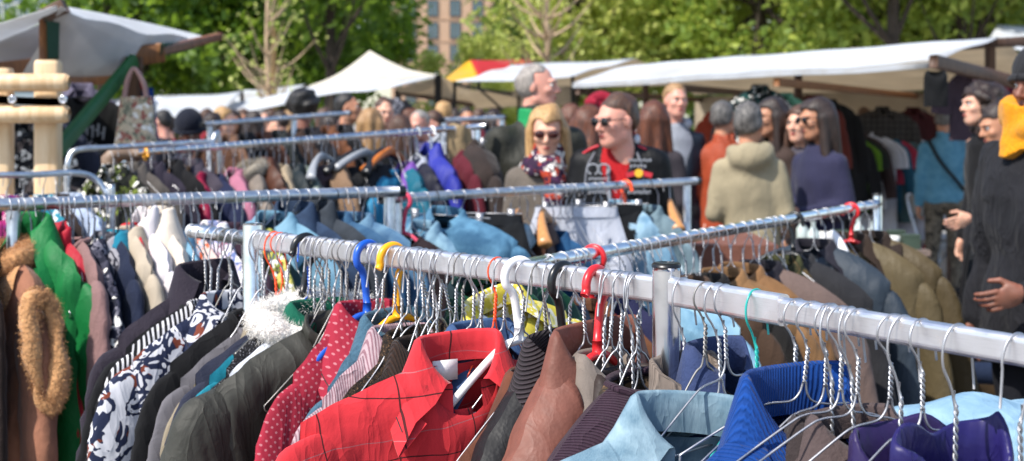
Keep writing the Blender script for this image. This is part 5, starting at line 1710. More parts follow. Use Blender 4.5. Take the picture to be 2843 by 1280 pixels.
# black t-shirt with a printed emblem
ts = hung(232, 262, 7.8, 'black band t-shirt with pale arched lettering and blue emblem at the left stall', 't-shirt', fab('cotton', '0e0f12'), W=.2, L=.62, sleeve=.22, collar='crew', sl=.05, T=.02, amp=.6)
INK = simple('pale_print', '8c8e92', .8)
INKB = simple('blue_print', '1d5a76', .7)
def inked(parent, items, mt, nm, y):
    m = MB()
    for (x, z, wd, ht, ro) in items:
        m.add(*box((x, y, z), (wd, .0012, ht), Matrix.Rotation(ro, 3, 'Y')))
    return m.obj(nm, mt, parent, False)
it = []
for i in range(9):
    x = -.12 + i * .03
    it.append((x, -.30 - .9 * x * x + (.012 if i % 2 else 0), .011, .07, .1 * (i - 4) / 4))
    it.append((x + .009, -.30 - .9 * x * x + .012 * (i % 3), .016, .011, .1))
for i in range(11):
    a_ = PI * (.12 + .76 * i / 10)
    it.append((.11 * math.cos(a_), -.46 + .11 * math.sin(a_), .011, .024, PI / 2 - a_))
for i in range(6):
    it.append((-.05 + i * .02, -.57, .012, .018, 0))
for k_ in (it[:18], it[18:29], it[29:]): inked(ts, k_, INK, 'lettering', .034)
m = MB()
V = [(.075 * math.cos(t_) * r_, .034, -.48 + .085 * math.sin(t_) * r_) for r_ in (0, .5, 1) for t_ in np.linspace(0, 2 * PI, 20, endpoint=False)]
m.add(V, gridf(3, 20, False, True)); m.obj('emblem', INKB, ts)

hung(158, 330, 7.6, 'striped grey blue shirt hung behind the pine frame', 'shirt', fab('stripe', '4a5068', '2a2c38'), W=.16, L=.6)
hung(70, 330, 7.4, 'dark patterned top hung behind the pine frame', 'top', fab('floral', '17181c', '8a7a74', '3a3c44'), W=.2, L=.7)
hung(300, 330, 8.2, 'red cotton dress hung left of the flowered tote', 'dress', fab('cotton', 'b0182c'), W=.13, L=.6, sleeve=0, flare=.9)
hung(310, 262, 9., 'white curtain cloth hung behind the black t-shirt', 'curtain', fab('cotton', 'b8bcc4'), W=.12, L=.5, sleeve=0, collar='none')
hung(225, 238, 8.4, 'grey violet shirt hung behind the black t-shirt', 'shirt', fab('cotton', '6a6478'), W=.2, L=.5)
hung(120, 420, 7.6, 'black cloth hung low behind the pine frame', 'cloth', fab('cotton', '121216'), W=.22, L=.8, sleeve=0, collar='none')
hung(262, 430, 7.8, 'brown grey cardigan hung below the black t-shirt', 'cardigan', fab('wool', '4a4240'), W=.2, L=.9)

# ------------------------------------------------------------------ tables and ground clutter
def cloth_table(label, c, sz, top, cm_, seed):
    t_ = empty('trestle_table', label, 'table', c)
    x, y = sz
    n = 48
    V = []
    W_ = Waves(seed, 9)
    per = [(math.cos(a_), math.sin(a_)) for a_ in np.linspace(0, 2 * PI, n, endpoint=False)]
    sq = [(math.copysign(abs(a_) ** .25, a_) * x / 2, math.copysign(abs(b_) ** .25, b_) * y / 2) for a_, b_ in per]
    for k, z in enumerate((top, top - .02, top * .6, .06)):
        for i, (a_, b_) in enumerate(sq):
            f_ = 1 + (.0 if k < 2 else .035 * math.sin(i * 1.7 + seed) * k / 2 + .03)
            V.append((a_ * f_, b_ * f_, z))
    m = MB(); m.add(V, gridf(4, n, False, True)); m.obj('tablecloth', cm_, t_)
    m = MB(); m.add(*box((0, 0, top - .006), (x * .985, y * .985, .03))); m.obj('tabletop', cm_, t_, False)
    for sx in (-1, 1):
        for sy in (-1, 1):
            m = MB(); m.add(*beam((sx * x * .4, sy * y * .38, 0), (sx * x * .4, sy * y * .38, top - .03), .035, .035)); m.obj('leg', WOODD, t_)
    return t_


q = P(2372, 660, 8.2)
cloth_table('low table with pale brown cloth behind the coat rack', (q[0], q[1], 0), (.66, .8), .92, fab('cotton', '8c7a70'), 3)
q2 = P(1990, 640, 7.4)
cloth_table('table under a faded red brown cloth left of the khaki jacket man', (q2[0], q2[1], 0), (.5, .8), 1.02, fab('cotton', '8a5a4a'), 5)
r = random.Random(3)
for i in range(12):
    x, y = q[0] - .3 + .12 * (i % 6) * .9, q[1] - .3 + .3 * (i // 6)
    kind = i % 3
    m = MB()
    if kind == 0:
        prof = [(.03, 0), (.034, .02), (.034, .09), (.012, .12), (.012, .15), (.015, .155)]
        V = [(x + p_ * math.cos(t_), y + p_ * math.sin(t_), .93 + z) for p_, z in prof for t_ in np.linspace(0, 2 * PI, 14, endpoint=False)]
        m.add(V, gridf(6, 14, False, True) + [list(range(70, 84))])
        o = m.obj('bottle', simple('clear_glass', 'b8c4c0', .1, spec=.8), None); lb, ct = 'small glass bottle on the brown cloth table', 'bottle'
    elif kind == 1:
        prof = [(.025, 0), (.045, .03), (.05, .07), (.047, .07), (.04, .03), (.0, .01)]
        V = [(x + p_ * math.cos(t_), y + p_ * math.sin(t_), .93 + z) for p_, z in prof for t_ in np.linspace(0, 2 * PI, 14, endpoint=False)]
        m.add(V, gridf(6, 14, False, True))
        o = m.obj('bowl', simple('white_china', 'd8d8d4', .25), None); lb, ct = 'small white bowl on the brown cloth table', 'bowl'
    else:
        V, f = box((x, y, .965), (.09, .07, .07)); m.add(V, f)
        V, f = box((x, y, 1.004), (.094, .074, .012)); m.add(V, f)
        o = m.obj('box', simple('yellow_card' if i < 5 else 'green_card', 'b8b02c' if i < 5 else '3a4a3c', .6), None, False); lb, ct = ('yellow' if i < 5 else 'dark green') + ' little box on the brown cloth table', 'box'
    tag(o, lb, ct, ct + ' row on the brown cloth table' if ct != 'box' else ('yellow' if i < 5 else 'dark green') + ' boxes on the brown cloth table')

# light blue jeans heaped low at the right edge, on a crate behind the front rack
q = P(2800, 1120, 2.75)
cr_ = empty('crate', 'wooden crate under the pale blue jeans at the lower right', 'crate', (q[0] + .1, q[1] + .1, 0))
for k in range(6):
    for s in (-1, 1):
        m = MB(); m.add(*box((0, s * .24, .06 + k * .15), (.7, .018, .11))); m.obj('slat', WOODS, cr_, False)
        m = MB(); m.add(*box((s * .34, 0, .06 + k * .15), (.018, .455, .11))); m.obj('slat', WOODS, cr_, False)
for sx in (-1, 1):
    for sy in (-1, 1):
        m = MB(); m.add(*box((sx * .315, sy * .215, .46), (.04, .04, .92))); m.obj('corner_post', WOODS, cr_, False)
m = MB(); m.add(*box((0, 0, .885), (.66, .455, .018))); m.obj('board', WOODS, cr_, False)
W_ = Waves(9, 13, 10); Wb = Waves(19, 34, 10)
V = []
for i in np.linspace(-1, 1, 40):
    for j in np.linspace(-1, 1, 30):
        p_ = np.array([i * .42, j * .3, 0])
        h_ = .16 * max(0, 1 - max(abs(i), abs(j)) ** 4) + (.03 * W_(p_[None])[0] + .012 * Wb(p_[None])[0])
        V.append((q[0] + .1 + p_[0], q[1] + .1 + p_[1], .93 + max(h_, .0) - .25 * max(0, abs(j) - .85) / .15 * (abs(j) > .85) - .25 * max(0, abs(i) - .85) / .15 * (abs(i) > .85)))
m = MB(); m.add(V, gridf(40, 30)); o = m.obj('jeans', fab('denim', '6d93b0', 'a2c2d4'))
tag(o, 'heap of pale blue jeans on a crate at the lower right', 'jeans')
V = np.array(V)[::1]
b_ = []
for i in np.linspace(-1, 1, 24):
    for j in np.linspace(-1, 1, 20):
        p_ = np.array([i * .2, j * .16, 0])
        b_.append((q[0] + .3 + p_[0], q[1] - .06 + p_[1], 1.035 + .03 * W_(p_[None] + 2)[0] - .12 * max(abs(i), abs(j)) ** 3))
m = MB(); m.add(b_, gridf(24, 20)); o = m.obj('jeans', fab('denim', '1d3a60', '3c689a'))
tag(o, 'dark blue jeans folded on the pale jeans heap', 'jeans')

# folding chair and pushed walking frame bits between the far shoppers
q = P(2585, 700, 14.2)
ch_ = empty('folding_chair', 'grey metal chair standing beside the camouflage trousers', 'chair', (q[0], q[1], 0), .4)
for s in (-1, 1):
    m = MB(); m.add(*tube(catmull([(s * .2, -.25, 0), (s * .2, -.05, .45), (s * .2, .12, .85), (s * .14, .14, .9)], 14), .013, 8)); m.obj('leg', STEELG, ch_)
    m = MB(); m.add(*tube([(s * .18, .25, 0), (s * .18, -.15, .48)], .012, 8)); m.obj('leg', STEELG, ch_)
m = MB(); m.add(*sheet(((-.2, -.2, .46), (.2, -.2, .46), (.2, .2, .44), (-.2, .2, .44)), 6, .02, .02)); m.obj('seat', fab('cotton', '9a9690'), ch_)
m = MB(); m.add(*sheet(((-.19, .06, .7), (.19, .06, .7), (.19, .13, .9), (-.19, .13, .9)), 6, .0, .02)); m.obj('backrest', fab('cotton', '9a9690'), ch_)
# ------------------------------------------------------------------ people
def skinmat(name, c):
    t = NT(name, .5, spec=.4)
    a = lin(c)
    t.col(t.mix(t.ramp(t.noise(18, 3), [(.35, 0.), (.7, 1.)]), shade(a, .9), (min(1, a[0] * 1.12), a[1] * .98, a[2] * .96, 1)))
    t.set(Subsurface_Weight=.12, Subsurface_Radius=(.01, .004, .002), Subsurface_Scale=.5)
    t.bump(t.noise(140, 2), .0008, .4)
    return t.m


SK = {k: skinmat(k + '_skin', c) for k, c in dict(fair='d2a48c', pink='cc9684', tan='b08064', brown='7a5040').items()}
def hairmat(name, c, c2):
    t = NT(name, .5)
    s_ = t.noise(1, 3, vec=t.map((120, 120, 9)), dist=.5)
    t.col(t.mix(t.ramp(s_, [(.35, 0.), (.65, 1.)]), lin(c), lin(c2)))
    t.bump(s_, .006, .9)
    return t.m


HM = {k: hairmat(k + '_hair', *c) for k, c in dict(black=('0c0a0a', '1c1715'), dark=('1a110d', '33221a'), brown=('33221a', '5a3c2a'), auburn=('3a1f14', '6a3a22'), blond=('8a6840', 'c49c68'), grey=('302e2e', '6c6864'), fairgrey=('6a6460', 'a49c94'), sandy=('7a5a3c', 'a88458')).items()}
LENS = simple('dark_lens', '0c0c0e', .08, spec=.8)
LIPM = {k: simple(k + '_lips', c, .45) for k, c in dict(fair='a8544c', tan='8a4a40', brown='5a3028').items()}
EYEW = simple('eye_white', 'cfcac4', .3)
IRIS = simple('iris', '2a1c14', .2)


def head_prims(fem):
    j = .9 if fem else 1.
    p = [('e', (0, .016, .03), (.075, .093, .09), .0),
         ('e', (0, -.022, -.03), (.062 * (1 if not fem else .96), .072, .088), .03),
         ('e', (0, -.05, -.088), (.04 * j, .038, .032), .025),
         ('c', (-.046 * j, -.005, -.07), (-.012, -.062, -.098), .02, .018, .02),
         ('c', (.046 * j, -.005, -.07), (.012, -.062, -.098), .02, .018, .02),
         ('e', (0, -.083, .026), (.05, .018, .012), .015),
         ('e', (-.04, -.066, -.022), (.02, .02, .016), .02), ('e', (.04, -.066, -.022), (.02, .02, .016), .02),
         ('x', lambda G: np.minimum(np.linalg.norm((G - [.031, -.101, .006]) / [1.1, 1, .8], axis=-1), np.linalg.norm((G - [-.031, -.101, .006]) / [1.1, 1, .8], axis=-1)) - .0155),
         ('c', (0, -.088, .014), (0, -.113, -.026), .0075, .0125, .012),
         ('e', (-.012, -.1, -.031), (.009, .01, .007), .006), ('e', (.012, -.1, -.031), (.009, .01, .007), .006),
         ('e', (0, -.088, -.058), (.022, .012, .007), .008), ('e', (0, -.086, -.068), (.019, .012, .007), .006),
         ('e', (-.076, .012, -.006), (.011, .02, .031), .006), ('e', (.076, .012, -.006), (.011, .02, .031), .006),
         ('c', (0, .022, -.06), (0, .045, -.24), .053 * j, .06 * j, .03)]
    return p


_hc = {}
def head_mesh(fem, h):
    k = (fem, h)
    if k not in _hc: _hc[k] = sdf_mesh(head_prims(fem), h)
    return _hc[k]


def face_cut(G, back=-.015, top=.06):
    return np.maximum(np.maximum(G[..., 1] - back - np.clip(G[..., 2] + .02, -.2, .06) * .15, G[..., 2] - top - np.abs(G[..., 0]) * -.12), -1)


def hair_mesh(style, h, seed=0):
    nz = Waves(seed + 40, 75, 12)
    if style in ('short', 'crop'):
        e = .009 if style == 'short' else .005
        pr = [('e', (0, .03, .042), (.077 + e * .75, .088 + e, .085 + e), 0), ('e', (0, .04, .0), (.079 + e * .4, .078 + e, .07), .02)]
        pr += [('x', lambda G: np.maximum(G[..., 1] - .005, G[..., 2] - .045 - .25 * np.clip(-G[..., 1], -.1, .1))), ('x', lambda G: G[..., 2] + .06 - 1.5 * np.clip(.065 - G[..., 1], 0, .06)), ('n', lambda G: .003 * nz(G))]
    elif style == 'bald':
        pr = [('e', (0, .022, .012), (.087, .101, .085), 0), ('x', lambda G: face_cut(G, .0, .2)), ('x', lambda G: .075 - G[..., 2] - .02 * np.sin(G[..., 1] * 60)), ('x', lambda G: G[..., 2] + .06), ('n', lambda G: .004 * nz(G))]
        pr = [('e', (0, .022, .02), (.088, .104, .1), 0), ('x', lambda G: face_cut(G, -.005, .078)), ('x', lambda G: G[..., 2] + .06), ('n', lambda G: .004 * nz(G))]
    elif style in ('long', 'longer'):
        L = .24 if style == 'long' else .36
        pr = [('e', (0, .02, .036), (.092, .108, .1), 0)]
        for s in (-1, 1):
            pr += [('c', (s * .078, .0, .0), (s * .1, -.03, -L), .03, .026, .03), ('c', (s * .06, .06, .0), (s * .08, .07, -L), .05, .035, .03)]
        pr += [('c', (0, .08, 0), (0, .1, -L), .05, .04, .03), ('x', lambda G: face_cut(G, -.03, .07) + np.abs(G[..., 0]) * 0 + np.clip(np.abs(G[..., 0]) - .062, 0, 1) * 1.6), ('n', lambda G: .005 * Waves(seed + 41, 60, 10, (1, 1, .25))(G))]
    elif style == 'curly':
        g = np.random.default_rng(seed)
        pr = [('e', (0, .03, .04), (.105, .115, .105), 0)]
        for k in range(60):
            q = g.normal(size=3); q /= np.linalg.norm(q)
            c = np.array([q[0] * .1, .03 + q[1] * .105, .02 + q[2] * .11 - .05 * (g.random() < .5)])
            pr.append(('e', tuple(c), (.03, .03, .03), .006))
        for s in (-1, 1):
            for k in range(9):
                pr.append(('e', (s * g.uniform(.05, .12), g.uniform(-.02, .1), g.uniform(-.22, -.02)), (.035, .035, .04), .008))
        pr += [('x', lambda G: face_cut(G, -.02, .07) + np.clip(np.abs(G[..., 0]) - .06, 0, 1) * 1.4), ('n', lambda G: .004 * nz(G))]
    elif style == 'afro':
        pr = [('e', (0, .03, .06), (.13, .128, .112), 0), ('x', lambda G: face_cut(G, -.03, .065)), ('n', lambda G: .008 * nz(G * .8))]
    elif style == 'bun':
        pr = [('e', (0, .022, .034), (.086, .104, .098), 0), ('e', (0, .11, .08), (.05, .045, .05), .01), ('x', lambda G: face_cut(G, -.01, .06)), ('x', lambda G: G[..., 2] + .06 - .25 * np.clip(G[..., 1], -.1, .06)), ('n', lambda G: .003 * nz(G))]
    elif style == 'beanie':
        pr = [('e', (0, .015, .045), (.095, .112, .105), 0), ('i', lambda G: -.005 - G[..., 2] - G[..., 1] * .3), ('c', (-.0, .0, .0), (0, 0, .001), .001, .001, 0)]
        pr = pr[:2]
    elif style == 'cap':
        pr = [('e', (0, .02, .05), (.092, .108, .09), 0), ('i', lambda G: .015 - G[..., 2]), ('e', (0, -.11, .03), (.075, .085, .012), .008)]
    return sdf_mesh(pr, h)


def rot(yaw=0., tilt=0., roll=0.):
    return np.array(Matrix.Rotation(yaw, 3, 'Z') @ Matrix.Rotation(tilt, 3, 'X') @ Matrix.Rotation(roll, 3, 'Y'))


_hand = None
def hand_mesh():
    """relaxed right hand, wrist at the origin, fingers along -z, thumb towards -y"""
    global _hand
    if _hand is None:
        pr = [('e', (0, 0, -.05), (.016, .04, .05), 0), ('c', (0, 0, .02), (0, 0, -.02), .026, .026, .02)]
        for k, (y, l, bend) in enumerate(((-.03, .068, .3), (-.01, .078, .42), (.011, .072, .5), (.03, .056, .6))):
            p0 = np.array((0, y, -.085))
            d1 = np.array((-math.sin(bend * .6), y * 1.2, -math.cos(bend * .6))); d1 /= np.linalg.norm(d1)
            p1 = p0 + d1 * l * .48
            d2 = np.array((-math.sin(bend * 1.7), y * .5, -math.cos(bend * 1.7))); d2 /= np.linalg.norm(d2)
            p2 = p1 + d2 * l * .32
            d3 = np.array((-math.sin(bend * 2.5), 0, -math.cos(bend * 2.5)))
            p3 = p2 + d3 * l * .24
            pr += [('c', tuple(p0), tuple(p1), .0092, .0085, .004), ('c', tuple(p1), tuple(p2), .0083, .0075, .003), ('c', tuple(p2), tuple(p3), .0074, .0062, .003)]
        pr += [('c', (-.004, -.026, -.025), (-.02, -.056, -.058), .014, .0105, .01), ('c', (-.02, -.056, -.058), (-.03, -.062, -.09), .01, .008, .004)]
        _hand = sdf_mesh(pr, .0042)
    return _hand


def xform(V, Rm, t): return V @ np.asarray(Rm).T + np.asarray(t)


def person(label, u, vh, d, yaw=0., head=(0, 0, 0), fem=False, skin='fair', hair=('short', 'brown'), top=('2a2c34', 'cotton'), legs=('22242c', 'cotton'), coat=False,
           hood=None, arms=('down', 'down'), group=None, glasses=None, q=1, build=1., extra=None, hide_face=False, open_=None, collar=None, scarf=None, lean=0., sink=0., crumple=1.):
    """u, vh: photo position of the head centre; yaw 0 faces the camera; q quality (2 near, 1 middle, 0 far)"""
    hp = P(u, vh, d)
    Hh = hp[2]                                            # head centre height
    k = (Hh + sink) / 1.63 if Hh > 1.3 else 1.
    root = empty('person', label, 'person', (hp[0], d, 0), yaw, group)
    hh = {2: .0058, 1: .009, 0: .014}[q]
    hb = {2: .012, 1: .02, 0: .03}[q]
    bw = build * (1 - .1 * fem)
    zn_ = lambda z: z * k
    HC = np.array((0, -.02 + lean - sink * .9, Hh))
    Rh = rot(*head)
    sk = SK[skin]
    # joints
    J = {}
    for s, a in ((-1, arms[0]), (1, arms[1])):
        sh = np.array((s * .163 * bw, .01 + lean * .7, zn_(1.375)))
        if a == 'down': el, wr = (s * .212 * bw, .035, zn_(1.1)), (s * .215 * bw, -.03, zn_(.86))
        elif a == 'bent': el, wr = (s * .215 * bw, .03, zn_(1.1)), (s * .13, -.23, zn_(1.08))
        elif a == 'up': el, wr = (s * .25 * bw, -.1, zn_(1.2)), (s * .14, -.22, zn_(1.36))
        elif a == 'fwd': el, wr = (s * .21 * bw, -.07, zn_(1.12)), (s * .16, -.36, zn_(1.07))
        elif a == 'low': el, wr = (s * .225 * bw, .06, zn_(1.09)), (s * .14, -.24, zn_(.99))
        elif a == 'cross': el, wr = (s * .26 * bw, -.02, zn_(1.13)), (s * -.02, -.2, zn_(1.16))
        J[s] = (sh, np.array(el), np.array(wr))
    # body: one mesh of head and neck, trunk and limbs, and both hands
    m = MB()
    V, Fq = head_mesh(fem, hh)
    m.add(xform(V, Rh, HC), Fq)
    pr = [('t', [zn_(.9), zn_(1.1), zn_(1.3), zn_(1.4), zn_(1.46)], [.12 * bw, .11 * bw, .13 * bw, .12 * bw, .05], [.08, .08, .09, .07, .045], [0] * 5, [.0, .0, lean * .6, lean * .7, lean * .9], .0)]
    for s in (-1, 1):
        a, b, c = J[s]
        pr += [('c', a, b, .042, .034, .03), ('c', b, c, .034, .026, .02), ('c', (s * .09, 0, zn_(.9)), (s * .1, -.01, zn_(.5)), .07, .05, .03), ('c', (s * .1, -.01, zn_(.5)), (s * .11, .02, zn_(.09)), .046, .034, .02),
               ('c', (s * .11, .03, .05), (s * .12, -.13, .035), .036, .03, .02)]
    V, Fq = sdf_mesh(pr, max(hb, .018))
    m.add(V, Fq)
    if q:
        HV_, HF = hand_mesh()
        for s in (-1, 1):
            b, c = J[s][1], J[s][2]
            dz = (c - b) / np.linalg.norm(c - b)
            zz = -dz
            xx = np.array((s * 1., 0, 0)) - zz * (zz[0] * s); xx /= np.linalg.norm(xx)
            yy = np.cross(zz, xx)
            Rm = np.stack([xx, yy, zz], 1)
            m.add(HV_ @ Rm.T + c + dz * .015, HF if np.linalg.det(Rm) > 0 else HF[:, ::-1])
    m.obj('body', sk, root)
    # garments
    kind = top[1] if len(top) > 1 else 'cotton'
    tm = fab(kind, top[0], *(top[2:] if len(top) > 2 else ()))
    zb = zn_(.52 if coat == 'long' else .74 if coat else .86)
    ds = Waves(int(u) + 7, 19, 9, (1, 1, .8)); ds2 = Waves(int(u) + 8, 42, 9)
    fl = .19 if coat else .172
    pr = [('t', [zb, zn_(.95), zn_(1.08), zn_(1.27), zn_(1.38), zn_(1.44), zn_(1.475)],
           [fl * bw * (1.06 if coat else 1), .17 * bw, .156 * bw, .172 * bw, .158 * bw, .118 * bw, .074], [.135 * bw, .128 * bw, .12 * bw, .128 * bw, .112, .085, .07], [0] * 7, [.005, .005, .0, lean * .6, lean * .7 + .008, lean * .8 + .015, lean * .9 + .02], .0)]
    for s in (-1, 1):
        a, b, c = J[s]
        pr += [('c', a - (0, 0, .008), b, .062 * bw, .054 * bw, .05), ('c', b, c, .053 * bw, .044, .025)]
    if hood == 'down':
        pr += [('e', (0, .1 + lean, zn_(1.44)), (.13, .075, .085), .03), ('e', (-.09, .03 + lean, zn_(1.47)), (.05, .07, .05), .03), ('e', (.09, .03 + lean, zn_(1.47)), (.05, .07, .05), .03)]
    elif hood == 'collar':
        pr += [('t', [zn_(1.42), zn_(1.49), zn_(1.53)], [.095, .082, .08], [.092, .082, .08], [0] * 3, [lean * .8, lean * .9 + .01, lean + .01], .02),
               ('x', lambda G: np.maximum(np.maximum(np.sqrt((G[..., 0] / .066) ** 2 + ((G[..., 1] - .01 - lean) / .066) ** 2) * .066 - .066, zn_(1.44) - G[..., 2]), -1)),]
    if open_:
        wv = open_
        pr += [('x', lambda G: np.maximum(np.abs(G[..., 0]) - (.004 + wv * np.clip((G[..., 2] - zn_(1.04)) / .42, 0, 1.3)), G[..., 1] + .07 - .1 * np.clip((G[..., 2] - zn_(1.40)) / .07, 0, 1)))]
    pr += [('n', lambda G: crumple * (.006 * ds(G) + .003 * ds2(G)))]
    V, Fq = sdf_mesh(pr, hb)
    mk('jacket' if coat or open_ or hood else 'top', V, Fq, tm, root)
    if open_ or collar:
        c_ = collar or 'b0b0b4'
        V, Fq = sdf_mesh([('t', [zn_(.8), zn_(1.08), zn_(1.27), zn_(1.38), zn_(1.44), zn_(1.485)], [.155 * bw, .15 * bw, .165 * bw, .15 * bw, .1, .07], [.118 * bw, .112 * bw, .119 * bw, .1, .082, .068], [0] * 6, [0, 0, lean * .6, lean * .7, lean * .8 + .01, lean * .9 + .015], 0), ('n', lambda G: .003 * ds(G))], hb)
        mk('shirt', V, Fq, fab('cotton', c_), root)
    # trousers and shoes
    pr = [('t', [zn_(.8), zn_(.9), zn_(.98)], [.155 * bw, .16 * bw, .15 * bw], [.115, .118, .11], [0] * 3, [.0] * 3, 0)]
    for s in (-1, 1):
        pr += [('c', (s * .088, 0, zn_(.86)), (s * .105, -.012, zn_(.5)), .092 * bw, .07, .04), ('c', (s * .105, -.012, zn_(.5)), (s * .115, .02, .1), .068, .06, .02)]
    pr += [('n', lambda G: .006 * ds(G * [1, 1, 1.3]))]
    V, Fq = sdf_mesh(pr, max(hb, .016))
    mk('trousers', V, Fq, fab(*([legs[1], legs[0]] + list(legs[2:]))), root)
    for s in (-1, 1):
        V, Fq = sdf_mesh([('c', (s * .115, .045, .05), (s * .125, -.15, .038), .05, .042, 0), ('c', (s * .115, .03, .06), (s * .115, .03, .12), .048, .045, .03), ('i', lambda G: -G[..., 2])], .014)
        mk('shoe', V, Fq, fab('leather', '2a2624'), root)
    if hair:
        V, Fq = hair_mesh(hair[0], hh * 1.1, int(u))
        hm_ = HM[hair[1]] if hair[1] in HM else fab('wool', hair[1])
        ho = mk('hat' if hair[0] in ('beanie', 'cap') else 'hair', xform(V, Rh, HC), Fq, hm_, root)
        if hair[0] == 'beanie':
            ph = np.linspace(0, 2 * PI, 33)
            V, f = tube(np.stack([.098 * np.sin(ph), .015 - .114 * np.cos(ph), .002 + .034 * np.cos(ph)], 1), .014, 8, False)
            mk('brim', xform(V, Rh, HC), f, hm_, ho)
    if q and not hide_face:
        if glasses:
            gm = MB()
            for s in (-1, 1):
                V, Fq = sdf_mesh([('e', (s * .033, -.101, .006), (.026, .009, .021), 0)], .004, .01)
                gm.add(xform(V, Rh, HC), Fq)
                V, f = tube([(s * .058, -.092, .012), (s * .078, -.03, .012), (s * .08, .012, .008)], .0025, 6)
                gm.add(xform(V, Rh, HC), f)
            V, f = tube([(-.01, -.108, .012), (.01, -.108, .012)], .0025, 6)
            gm.add(xform(V, Rh, HC), f)
            gm.obj('sunglasses', LENS if glasses == 'dark' else simple('amber_lens', '3a120e', .1, spec=.8), root)
        else:
            for s in (-1, 1):
                th, nn = np.linspace(0, PI, 8), 10
                V = np.array([(s * .031 + .0115 * math.sin(t_) * math.cos(p_), -.0805 - .0115 * math.cos(t_), .006 + .0115 * math.sin(t_) * math.sin(p_)) for t_ in th for p_ in np.linspace(0, 2 * PI, nn, endpoint=False)])
                e_ = mk('eye', xform(V, Rh, HC), gridf(8, nn, False, True), EYEW, root)
                V = np.array([(s * .031 + r_ * math.cos(p_), -.0925 + r_ * .1, .006 + r_ * math.sin(p_)) for r_ in (0, .0055) for p_ in np.linspace(0, 2 * PI, nn, endpoint=False)])
                mk('iris', xform(V, Rh, HC), gridf(2, nn, False, True), IRIS, e_)
                V, f = tube(catmull([(s * .014, -.099, .021), (s * .032, -.1, .027), (s * .052, -.087, .022)], 8), [.002, .0035, .004, .004, .0035, .003, .0025, .0015], 6)
                mk('eyebrow', xform(V, Rh, HC), f, HM[hair[1]] if hair and hair[1] in HM else HM['dark'], root)
        V, Fq = sdf_mesh([('e', (0, -.0925, -.058), (.021, .009, .005), 0), ('e', (0, -.0915, -.066), (.017, .009, .0055), .003)], .0035, .01)
        mk('lips', xform(V, Rh, HC), Fq, LIPM['fair' if skin in ('fair', 'pink') else skin], root)
    if scarf:
        V, Fq = sdf_mesh([('t', [zn_(1.40), zn_(1.44), zn_(1.5), zn_(1.55)], [.13, .125, .1, .085], [.12, .12, .1, .085], [0] * 4, [-.01 + lean] * 4, 0), ('c', (.03, -.12, zn_(1.44)), (.05, -.16, zn_(1.12)), .05, .055, .04), ('n', lambda G: .012 * Waves(6, 40, 9)(G))], hb)
        mk('scarf', V, Fq, scarf, root)
    if extra: extra(root, k, HC, Rh)
    return root


def shopper_extra(root, k, HC, Rh):
    """pale emblems, stripes and polo collar on the black team jacket"""
    silver, red, yel = simple('silver_print', '85888f', .6), simple('red_print', 'b01c2c', .6), simple('yellow_print', 'd8a820', .6)
    z = lambda q_: q_ * k
    jk = [c for c in root.children if c.name.startswith('jacket')][0]
    def strip(pts, r, mt, nm, fl=.35):
        V, f = tube(catmull(pts, 20), r, 8)
        return mk(nm, V, f, mt, jk)
    # winged loop emblem on the wearer's right chest
    yb = -.128
    cx, cz = -.072, z(1.345)
    for s in (-1, 1):
        ph = np.linspace(R(250 if s < 0 else -70), R(250 - 320 if s < 0 else -70 + 320), 22)
        pts = np.stack([cx + s * .026 + .028 * np.cos(ph), yb - .012 + 0 * ph, cz + .024 * np.sin(ph)], 1)
        V, f = tube(pts, .0042, 8)
        mk('emblem', V, f, silver, jk)
    for (n_, x0, dx, yy, zz, sz) in ((7, cx - .042, .014, yb - .01, cz - .045, (.008, .012, .012)), (9, cx - .042, .011, yb - .002, z(1.245), (.006, .014, .017)), (8, .07, .014, yb + .012, z(1.385), (.008, .016, .012)), (5, .08, .016, yb + .006, z(1.36), (.009, .014, .013)), (8, .07, .014, yb - .002, z(1.245), (.008, .018, .015))):
        m = MB()
        for i in range(n_): m.add(*box((x0 + i * dx, yy, zz + .002 * (i % 2)), sz))
        m.obj('lettering', silver, jk, False)
    m = MB()
    for s in (-1, 1): m.add(*box((.118 + s * .036, yb - .002, z(1.325)), (.05, .018, .022), Matrix.Rotation(s * .25, 3, 'Y')))
    m.obj('red_badge', red, jk, False)
    m = MB(); V = [(.118 + .02 * math.cos(t_) * r_, yb - .016, z(1.33) + .02 * math.sin(t_) * r_) for r_ in (0, 1) for t_ in np.linspace(0, 2 * PI, 14, endpoint=False)]
    m.add(V, gridf(2, 14, False, True)); m.obj('yellow_badge', yel, jk)
    for s in (-1, 1):
        strip([(s * .09, -.03, z(1.447)), (s * .13, -.03, z(1.432)), (s * .185, -.02, z(1.4))], .008, red, 'shoulder_stripe')
        strip([(s * .1, -.082, z(1.42)), (s * .13, -.115, z(1.35)), (s * .14, -.125, z(1.25))], .005, simple('grey_piping', '6a6c74', .6), 'piping')
    V, Fq = sdf_mesh([('t', [z(1.43), z(1.49), z(1.52)], [.088, .076, .078], [.085, .075, .078], [0] * 3, [.005, .01, .01], 0),
                      ('x', lambda G: np.maximum(np.sqrt((G[..., 0] / .058) ** 2 + ((G[..., 1] - .012) / .06) ** 2) * .06 - .06, z(1.4) - G[..., 2])),
                      ('x', lambda G: np.maximum(np.abs(G[..., 0]) - .02 - .5 * np.clip(G[..., 2] - z(1.44), 0, 1), G[..., 1]))], .008)
    mk('polo_collar', V, Fq, fab('cotton', 'b4161e'), root)
    V, f = sdf_mesh([('e', (.086, .0, z(1.475)), (.016, .045, .026), 0)], .006, .01)
    mk('collar_lining', V, f, simple('pale_lining', 'c4c6cc', .7), root)
    strip([(-.03, -.125, z(1.36)), (-.018, -.132, z(1.2)), (-.012, -.13, z(1.08))], .008, silver, 'zip_tape')


